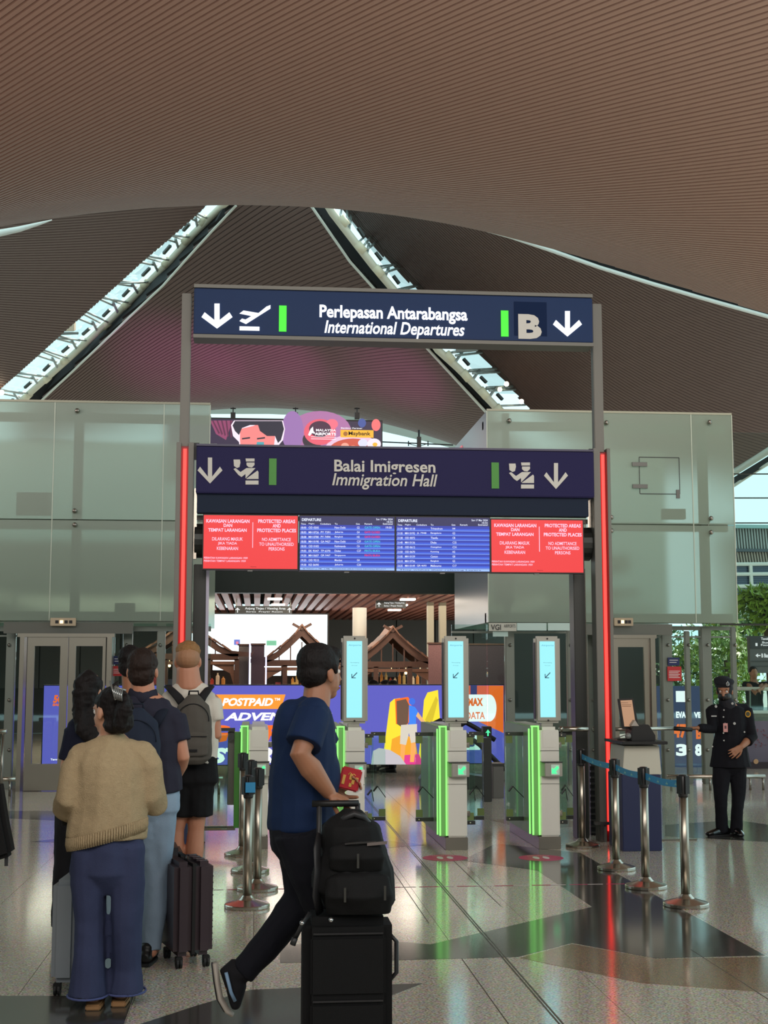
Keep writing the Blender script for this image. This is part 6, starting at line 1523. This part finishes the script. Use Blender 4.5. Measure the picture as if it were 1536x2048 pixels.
# trailing shoe, toe down, and the planted shoe
ht, toe = p(448, 1938, .02), p(466, 2022, .02)
sd = (toe - ht).normalized(); sn = V((sd.z, 0, -sd.x)) * -1   # away from the sole
o = organic('shoe', [('T', [p(470, 1935, .02), ht + V((.03, 0, .0)), ht.lerp(toe, .45) + V((.035, 0, 0)), toe + V((.01, 0, .02))], [(.04, .04), (.042, .05), (.046, .045), (.036, .022)], (0, 1, 0)), ('T', [p(492, 1938, .02), p(468, 1950, .02)], [.05, .046])], fabric('trainer_black', (22, 22, 26)), t6, .006, 3)
pts = [p(430, 1926, .02), p(434, 1960, .02), p(440, 1995, .02), p(454, 2020, .02), p(466, 2030, .02)]
MB().tube(pts, [(.036, .012), (.042, .013), (.046, .013), (.042, .012), (.024, .009)], 12, lat=(0, 1, 0)).build('sole', mat('sole_grey_white', (168, 160, 150), .7), o, smooth=True)
MB().tube([q + V((-.013, 0, 0)) for q in pts], [(.026, .004), (.032, .004), (.036, .004), (.03, .004), (.012, .003)], 10, lat=(0, 1, 0)).build('outsole', RUBBER, o, smooth=True)
MB().tube([p(452, 1945, -.03), p(462, 1985, -.03), p(470, 2002, -.02)], .008, 6).build('stripe', mat('stripe_blue', (120, 150, 180), .5), o, smooth=True)
shoe('shoe', (anL_.x - .02, anL_.y, 0), (1, 0), fabric('trainer_black', (22, 22, 26)), t6, mat('sole_grey_white', (168, 160, 150), .7), L=.29)
# things he carries
c = p(700, 1558, .0); t = thing('passport_pouch', c, 'red pouch with gold print held in the walking man\'s far hand', 'pouch')
MB().obox(c, (1, 0, -.25), (0, 1, 0), (.25, 0, 1), .045, .008, .048).build('pouch', mat('red_pouch', (176, 28, 40), .5), t, bev=.006)
gd = mat('gold_print', (226, 176, 90), .4, .4)
for (dx, dz, s) in ((-.028, .0, .020), (.004, .010, .012), (.012, -.012, .010), (.0, -.025, .008), (.03, .0, .006)):
    MB().obox(c + V((dx, -.0095, dz)), (1, 0, -.25), (0, 1, 0), (.25, 0, 1), .006, .001, s).build('gold_mark', gd, t)
for (dx, dz) in ((.006, .0), (.016, .014), (.0, .02)): MB().tube([c + V((dx - .008, -.0095, dz)), c + V((dx, -.0095, dz + .008)), c + V((dx + .008, -.0095, dz))], .002, 5).build('gold_mark', gd, t)
tag(MB().obox(c + V((.04, .012, -.01)), (1, 0, -.1), (0, 1, 0), (.1, 0, 1), .02, .001, .05).build('paper_slip', mat('paper', (230, 225, 218), .7), base=c, bev=0), 'white paper slip sticking out behind the red pouch', 'paper')


# ================================================================ LUGGAGE
def rsuit(name, x, y, w, d, z0, z1, m, t, rib=None, ribm=None, rot=0, bev=.03):
    return boxo(name, m, x - w / 2, x + w / 2, y - d / 2, y + d / 2, z0, z1, t, bev=bev)


def wheels(t, x, y, w, d, m=RUBBER, r=.028):
    for sx in (-1, 1):
        for sy in (-1, 1):
            c = V((x + sx * (w / 2 - .035), y + sy * (d / 2 - .03), r)); o = MB().box(c.x - .02, c.x + .02, c.y - .018, c.y + .018, r * .9, r * 2.3).build('caster', BLACK, t, bev=.004)
            for k in (-1, 1): MB().tube([c + V((k * .010 - .006, 0, 0)), c + V((k * .010 + .006, 0, 0))], r, 16).build('wheel', m, o, smooth=False)


Yb = 5.56; xa, xb = at(606, 1900, Yb).x, at(786, 1900, Yb).x; xc, wc = (xa + xb) / 2, xb - xa
t = thing('suitcase', (xc, Yb + .13, 0), 'large black soft suitcase pushed by the walking man, with a bag on top', 'suitcase')
BC = fabric('black_nylon', (13, 13, 14), .75); BW = mat('black_trim', (34, 34, 36), .5); zs_ = at(700, 1836, Yb).z
boxo('shell', BC, xa, xb, Yb, Yb + .25, .06, zs_, t, bev=.035)
boxo('front_pocket', BC, xa + .03, xb - .03, Yb - .010, Yb + .01, .12, zs_ * .52, t, bev=.009); boxo('front_pocket', BC, xa + .03, xb - .03, Yb - .010, Yb + .01, zs_ * .56, zs_ - .07, t, bev=.009)
for z in (zs_ * .53, zs_ - .06): MB().tube([(xa + .04, Yb - .008, z), (xb - .04, Yb - .008, z)], .004, 6).build('zip', BW, t)
MB().tube([(xb - .005, Yb + .08, zs_ * .62), (xb + .022, Yb + .08, zs_ * .66), (xb + .022, Yb + .08, zs_ * .84), (xb - .005, Yb + .08, zs_ * .88)], .009, 8).build('side_handle', BW, t, smooth=True)
for dx in (-.07, .09): MB().tube([(xa + .14 + dx, Yb + .22, zs_ - .03), (xa + .14 + dx, Yb + .20, at(690, 1606, Yb + .22).z)], .011, 8).build('telescopic_tube', BW, t, smooth=True)
za_ = at(690, 1606, Yb + .22).z
MB().tube([(xa + .04, Yb + .20, za_), (xa + .23, Yb + .20, za_ + .0), (xa + .235, Yb + .22, za_ - .05)], .014, 10).build('pull_handle', BLACK, t, smooth=True)
wheels(t, xc, Yb + .135, wc, .27)
# black travel backpack on top
q_ = lambda px, py, dy=0: at(px, py, Yb + dy)
t = thing('travel_bag', (xc, Yb + .12, zs_), 'bulging black travel backpack standing on top of the large black suitcase', 'bag')
zb = zs_ + .012
organic('bag', [('T', [(xc + .01, Yb + .12, zb + .02), q_(706, 1790, .12), q_(708, 1740, .12), q_(704, 1690, .12), q_(700, 1650, .12), q_(704, 1630, .12)], [(.155, .10), (.175, .125), (.165, .12), (.135, .105), (.115, .09), (.06, .05)], (1, 0, 0))], BC, t, .008, 3, disp=.012, dscale=8, zmin=zb)
organic('lower_pocket', [('T', [q_(716, 1826, .03), q_(718, 1790, .0), q_(716, 1755, .02)], [(.13, .04), (.14, .055), (.13, .035)], (1, 0, 0))], BC, t, .007, 3, disp=.008, dscale=9, zmin=zb)
organic('upper_pocket', [('T', [q_(712, 1738, .03), q_(714, 1715, .015), q_(712, 1692, .03)], [(.11, .03), (.115, .042), (.108, .03)], (1, 0, 0))], BC, t, .007, 3, disp=.006, dscale=9)
MB().tube([q_(676, 1646, .10), q_(690, 1636, .08), q_(708, 1628, .07), q_(726, 1634, .08), q_(742, 1652, .10)], .013, 10).build('top_handle', BW, t, smooth=True)
MB().tube([q_(690, 1688, .0), q_(712, 1686, -.01), q_(752, 1684, .01)], .004, 6).build('zip', mat('zip_grey', (70, 70, 70), .35, .6), t)
for a in ((716, 1722), (690, 1790), (770, 1786)): c = q_(a[0], a[1], -.05 if a[1] > 1750 else -.035); MB().bar(c + V((0, 0, -.028)), c + V((0, 0, .028)), .009, .005).build('zip_pull', mat('pull_grey', (90, 88, 84), .3, .7), t)
MB().obox(q_(754, 1687, .0), (1, 0, .08), (0, 1, 0), (0, 0, 1), .04, .003, .006).build('name_tab', mat('tab_grey', (110, 100, 96), .4), t)
MB().tube([q_(640, 1670, .12), q_(634, 1700, .08), q_(636, 1740, .05), q_(632, 1790, .06), q_(640, 1826, .08)], [(.024, .008)] * 5, 8).build('strap', BW, t, smooth=True)
MB().tube([q_(620, 1826, .02), q_(604, 1850, .0), q_(590, 1878, .0)], [(.012, .004)] * 3, 8).tube([q_(590, 1876, 0), q_(585, 1890, 0)], .012, 8).build('dangling_strap', BW, t, smooth=True)
for a in ((604, 1846), (662, 1840)): MB().ball(q_(a[0], a[1], -.02), .010, 7).build('buckle', mat('buckle', (190, 190, 190), .2, .9), t, smooth=True)


def hard_case(label, x, y, w, d, zt, m, rot, hz=None, ribs=True, trimm=None, lug='suitcase'):
    t = thing('suitcase', (x, y, 0), label, 'suitcase')
    boxo('shell_half', m, x - w / 2, x - .008, y - d / 2, y + d / 2, .065, zt, t, bev=.028); boxo('shell_half', m, x + .008, x + w / 2, y - d / 2, y + d / 2, .065, zt, t, bev=.028)
    boxo('zip_band', trimm or BLACK, x - .009, x + .009, y - d / 2 + .012, y + d / 2 - .012, .075, zt - .010, t)
    if ribs:
        n = int((zt - .14) / .035)
        for k in range(n):
            z = .11 + k * .035; MB().tube([(x + w / 2 - .002, y - d / 2 + .03, z), (x + w / 2 + .001, y + d / 2 - .03, z)], .006, 6).build('rib', m, t, smooth=True)
        for k in range(4): yy_ = y - d / 2 + .05 + k * (d - .1) / 3; MB().tube([(x + .02, yy_, zt), (x + w / 2 - .03, yy_, zt)], .006, 6).build('rib', m, t, smooth=True)
    MB().tube([(x - .03, y - .08, zt - .005), (x - .03, y - .08, zt + .022), (x - .03, y + .08, zt + .022), (x - .03, y + .08, zt - .005)], .009, 8).build('carry_handle', BLACK, t, smooth=True)
    if hz:
        for dy in (-.07, .07): MB().tube([(x, y + dy, zt - .02), (x, y + dy, hz)], .008, 8).build('telescopic_tube', mat('tele_steel', (130, 128, 124), .3, .8), t, smooth=True)
        MB().tube([(x, y - .09, hz), (x, y + .09, hz)], .014, 10).build('pull_handle', mat('handle_grey', (90, 90, 92), .4), t, smooth=True)
    wheels(t, x, y, w, d)
    t.rotation_euler = (0, 0, rot); return t


a = onfloor(372, 1926); hard_case('dark plum ribbed hard suitcase with four wheels, beside the pale blue jeans', at(373, 1800, 8.05).x, 8.12, .225, .36, at(370, 1722, 8.0).z, mat('plum_shell', (58, 46, 52), .35, coat=.2), .28)
hard_case('dark grey hard suitcase with raised grey handle, behind the plum one', at(330, 1760, 9.4).x, 9.35, .21, .36, at(340, 1688, 9.4).z, mat('dark_grey_shell', (44, 42, 46), .4), .12, hz=at(352, 1602, 9.4).z, ribs=False)
hard_case('silver grey hard suitcase standing before the sweater woman\'s legs', at(172, 1800, 7.55).x, 7.52, .275, .38, at(140, 1752, 7.5).z, mat('silver_shell', (150, 158, 164), .35, .3), -.06, ribs=False, trimm=mat('trim_slate', (66, 78, 86), .4))
c = at(329, 1668, 9.25); t = thing('tote_bag', V((c.x, 9.2, at(340, 1688, 9.4).z + .03)), 'small cream bag resting on the dark grey suitcase', 'bag')
organic('bag', [('T', [at(329, 1684, 9.2), at(331, 1662, 9.2), at(333, 1640, 9.2)], [(.05, .05), (.055, .05), (.03, .03)], (1, 0, 0))], fabric('cream_cloth', (206, 190, 160)), t, .007, 3, disp=.012, dscale=14)
c = onfloor(386, 1700); t = thing('floor_sign', c, 'dark navy box standing on the floor behind the blond man\'s legs', 'box'); pbox('box', mat('navy_box', (28, 40, 74), .5), 352, 1622, 374, 1712, 12.3, .25, t, bev=.005)
t.location = V((t.location.x, t.location.y, 0))
# ---- 7. officer ------------------------------------------------------------------------------
Y7 = 13.7; p = lambda px, py, dy=0: at(px, py, Y7 + dy); b7 = V((p(1462, 1600).x, Y7, 0)); UN = fabric('uniform_black', (15, 15, 22))
f7 = V((-.25, -1, 0)).normalized(); hf7 = V((-.45, -.85, -.18))
t7, J = person('officer in black uniform, beret and face covering, resting a hand on the barrier bar', b7, 1.66, (f7.x, f7.y), SKIN2, head=p(1449, 1382), hface=hf7,
    arms=dict(neck=p(1458, 1408), shR=p(1424, 1420, .03), shL=p(1492, 1418, .03), elR=p(1424, 1458, -.05), wrR=p(1396, 1456, -.12), elL=p(1503, 1474, -.04), wrL=p(1482, 1494, -.18), chest=p(1460, 1450), pel=p(1461, 1525)),
    legs=dict(hipR=p(1444, 1535), hipL=p(1476, 1535), knR=p(1441, 1590, -.04), knL=p(1476, 1592), anR=p(1444, 1658), anL=p(1472, 1660)),
    hand_dirs=dict(R=((-1, -.05, .05), (0, 0, -1)), L=((-.75, -.2, -.45), (-.1, 1, -.1)), curlR=.25, curlL=.28), vox=.006, sh=.165, chest=(.155, .115), feet=False)
face_parts(J['head'], hf7, t7)
tu = [('T', [J['neck'] - Z * .01, J['neck'] - Z * .045, p(1459, 1436), p(1460, 1468), p(1460, 1500), p(1461, 1534)], [(.070, .065), (.15, .09), (.168, .115), (.158, .115), (.178, .13), (.212, .15)], (1, -.2, 0), True),
      ('T', [J['shR'], J['shR'].lerp(J['elR'], .5), J['elR'], J['elR'].lerp(J['wrR'], .5), J['wrR'] + V((.02, 0, 0))], [.062, .058, .054, .052, .044]), ('T', [J['shL'], J['shL'].lerp(J['elL'], .5), J['elL'], J['elL'].lerp(J['wrL'], .45)], [.064, .062, .064, .060], None, True), ('T', [J['shR'], J['neck'] - Z * .05, J['shL']], [.055, .065, .055])]
organic('tunic', tu, UN, t7, .007, 3, disp=.008, dscale=9)
bottoms(J, UN, ank=.068, rk=.95)
M_ = frame_of(hf7); hh = J['head']
organic('head_cover', [('E', hh + M_ @ V((0, -.022, .02)), (.086, .094, .098), M_), ('E', hh + M_ @ V((0, -.0, -.05)), (.070, .090, .062), M_), ('T', [hh + V((0, 0, -.08)), J['neck'] - Z * .05], [.068, .085])], mat('cover_black', (14, 14, 24), .8), t7, .006, 3)
organic('face_mask', [('E', hh + M_ @ V((0, .024, -.046)), (.069, .082, .058), M_), ('T', [hh + M_ @ V((0, .02, -.06)), hh + M_ @ V((0, -.005, -.13))], [.062, .066])], BLACK, t7, .005, 3)
organic('beret', [('E', hh + M_ @ V((.0, -.012, .090)), (.104, .108, .044), M_), ('E', hh + M_ @ V((.02, -.02, .108)), (.088, .094, .044), M_), ('T', [hh + M_ @ V((0, .075, .062)), hh + M_ @ V((0, -.09, .05))], [(.085, .014), (.085, .014)], M_ @ V((1, 0, 0)))], mat('beret_black', (16, 16, 26), .85), t7, .006, 3)
SIL = mat('badge_silver', (206, 206, 206), .25, .8); GOLD = mat('badge_gold', (206, 156, 60), .35, .6)
def badge(px, py, dy, r, m, nm='badge', n=14, ry=None):
    c = p(px, py, dy); MB().prism([c + V((r * math.cos(k * 2 * math.pi / n), 0, (ry or r) * math.sin(k * 2 * math.pi / n))) for k in range(n)], (0, .004, 0)).build(nm, m, t7)
c = hh + M_ @ V((-.045, .083, .088)); MB().tube([c + V((.015 * math.cos(a), -.012, .017 * math.sin(a) )) for a in [k * .5236 for k in range(12)]], .003, 5, closed=True).tube([c + V((0, -.012, .017)), c + V((0, -.012, .03))], .004, 5).ball(c + V((0, -.012, 0)), .006, 6).build('beret_badge', SIL, t7, smooth=True)
for (a, b) in ((1448, 1420), (1447, 1434), (1450, 1447), (1447, 1466), (1448, 1481)): badge(a, b, -.145 if b > 1440 else -.13, .008, SIL, 'button', 8)
for (a, b) in ((1432, 1413), (1465, 1407)): badge(a, b, -.11, .013, SIL)
badge(1496, 1428, -.07, .030, GOLD, 'sleeve_emblem', 16, .034); badge(1496, 1428, -.075, .020, mat('emblem_dark', (60, 60, 40), .6), 'sleeve_emblem_core', 16, .022)
badge(1469, 1447, -.14, .014, SIL); badge(1432, 1412, -.1, .01, SIL); badge(1425, 1493, -.09, .008, SIL, 'button', 8); badge(1489, 1464, -.12, .009, SIL, 'button', 8); badge(1487, 1404, -.06, .016, SIL, 'shoulder_flash', 6, .008)
c = p(1451, 1455, -.16); MB().box(c.x - .023, c.x + .023, c.y, c.y + .003, c.z - .045, c.z + .042).build('id_card', mat('card_pink', (200, 140, 136), .5), t7); MB().box(c.x - .010, c.x + .010, c.y - .002, c.y, c.z - .012, c.z + .018).build('card_photo', mat('card_photo', (90, 60, 60), .5), t7)
c = p(1428, 1432, -.12); MB().box(c.x - .028, c.x + .028, c.y, c.y + .003, c.z - .007, c.z + .005).build('name_plate', SIL, t7)
SH = mat('shoe_patent', (10, 10, 11), .12, coat=.6)
shoe('shoe', (J['anR'].x + .02, J['anR'].y, 0), (-1, -.25), SH, t7, RUBBER, L=.27); shoe('shoe', (J['anL'].x, J['anL'].y + .02, 0), (-.05, -1), SH, t7, RUBBER, L=.27)
# ---- 8. people far behind --------------------------------------------------------------------
def bystander(px, Y, h, face, label, topc, botc, **k):
    c = at(px, 1500, Y); t, J = person(label, (c.x, Y, k.pop('z', 0)), h, face, SKIN2, vox=.014, **k)
    top(J, fabric('cloth_%d_%d' % (topc[0], topc[2]), topc), J['b'].z + h * .54, .7, vox=.014); bottoms(J, fabric('cloth_%d_%d' % (botc[0], botc[2]), botc), vox=.014)
    short_hair(J, (face[0], face[1], 0), HB, vox=.012)
    for s in (-.11, .11): shoe('shoe', (J['b'].x + J['r'].x * s, J['b'].y + J['r'].y * s, 0), face, BLACK, t, RUBBER, z0=J['b'].z)
    return t, J


c1 = at(1511, 1378, 25); 
bystander(1512, 25.3, 1.74, (-.05, -1), 'man in black leaning on the white handrail at the right edge', (16, 16, 18), (18, 18, 20), arms=dict(wrR=at(1505, 1381, 24.97), wrL=at(1517, 1380, 24.97), elR=at(1499, 1371, 25.2), elL=at(1524, 1371, 25.2)))
bystander(1556, 25.3, 1.76, (-.4, -1), 'second man at the white handrail, cut off by the right picture edge', (22, 22, 24), (26, 24, 24), arms=dict(wrR=at(1520, 1379, 24.9), elR=at(1532, 1372, 25.1)))
for (px, Y, l, tc) in ((744, 22.7, 'person walking behind the lit billboard, leftmost, only legs showing', (60, 60, 70)), (768, 23.2, 'person walking behind the lit billboard, middle, only legs showing', (90, 80, 80)), (783, 22.8, 'person walking behind the lit billboard, rightmost, only legs showing', (40, 50, 60))):
    bystander(px, Y, 1.5, (-1, .1), l, tc, (24, 24, 30))
tp_, J = bystander(1024, 17.6, 1.5, (-.4, 1), 'small person in a white shawl beyond the gates, behind the glass flaps', (225, 222, 216), (140, 140, 140), head=at(1020, 1500, 17.6), arms=dict(neck=at(1024, 1512, 17.6), shL=at(1014, 1518, 17.6), shR=at(1038, 1518, 17.6), chest=at(1026, 1535, 17.6), pel=at(1026, 1558, 17.6)), legs={}) if False else (None, None)
# ---- 9. person cut off at the left edge ------------------------------------------------------
Y9 = 6.6; p = lambda px, py, dy=0: at(px, py, Y9 + dy); b9 = V((p(-125, 1600).x, Y9, 0))
t9, J = person('person in black at the left picture edge, only a coat hem and bag showing', b9, 1.68, (0, 1), SKIN2, sh=.17)
top(J, fabric('black_coat', (15, 15, 17)), .80, 1.9, 1.05, name='coat', hemw=(.19, .14)); bottoms(J, fabric('black_trousers', (18, 18, 22)), rk=.9); short_hair(J, (0, 1, 0), HB)
for s in (-.1, .1): shoe('shoe', (b9.x + s, Y9, 0), (0, 1), BLACK, t9, RUBBER)
t = thing('shoulder_bag', p(2, 1720, -.02), 'black bag with hanging strap at the left picture edge', 'bag')
MB().prism([p(-26, 1560, -.05), p(-2, 1562, -.05), p(10, 1640, -.05), p(24, 1712, -.05), p(-6, 1722, -.05), p(-30, 1722, -.05)], (0, .12, 0)).build('bag', BC, t, bev=.02); boxo('strap_end', BW, p(11, 1700).x, p(18, 1700).x, Y9 - .02, Y9 - .012, p(14, 1731).z, p(14, 1700).z, t)
MB().tube([p(-20, 1562, .0), p(-60, 1500, .05), p(-100, 1440, .0)], [(.02, .005)] * 3, 8).build('strap', BW, t, smooth=True)
finish()
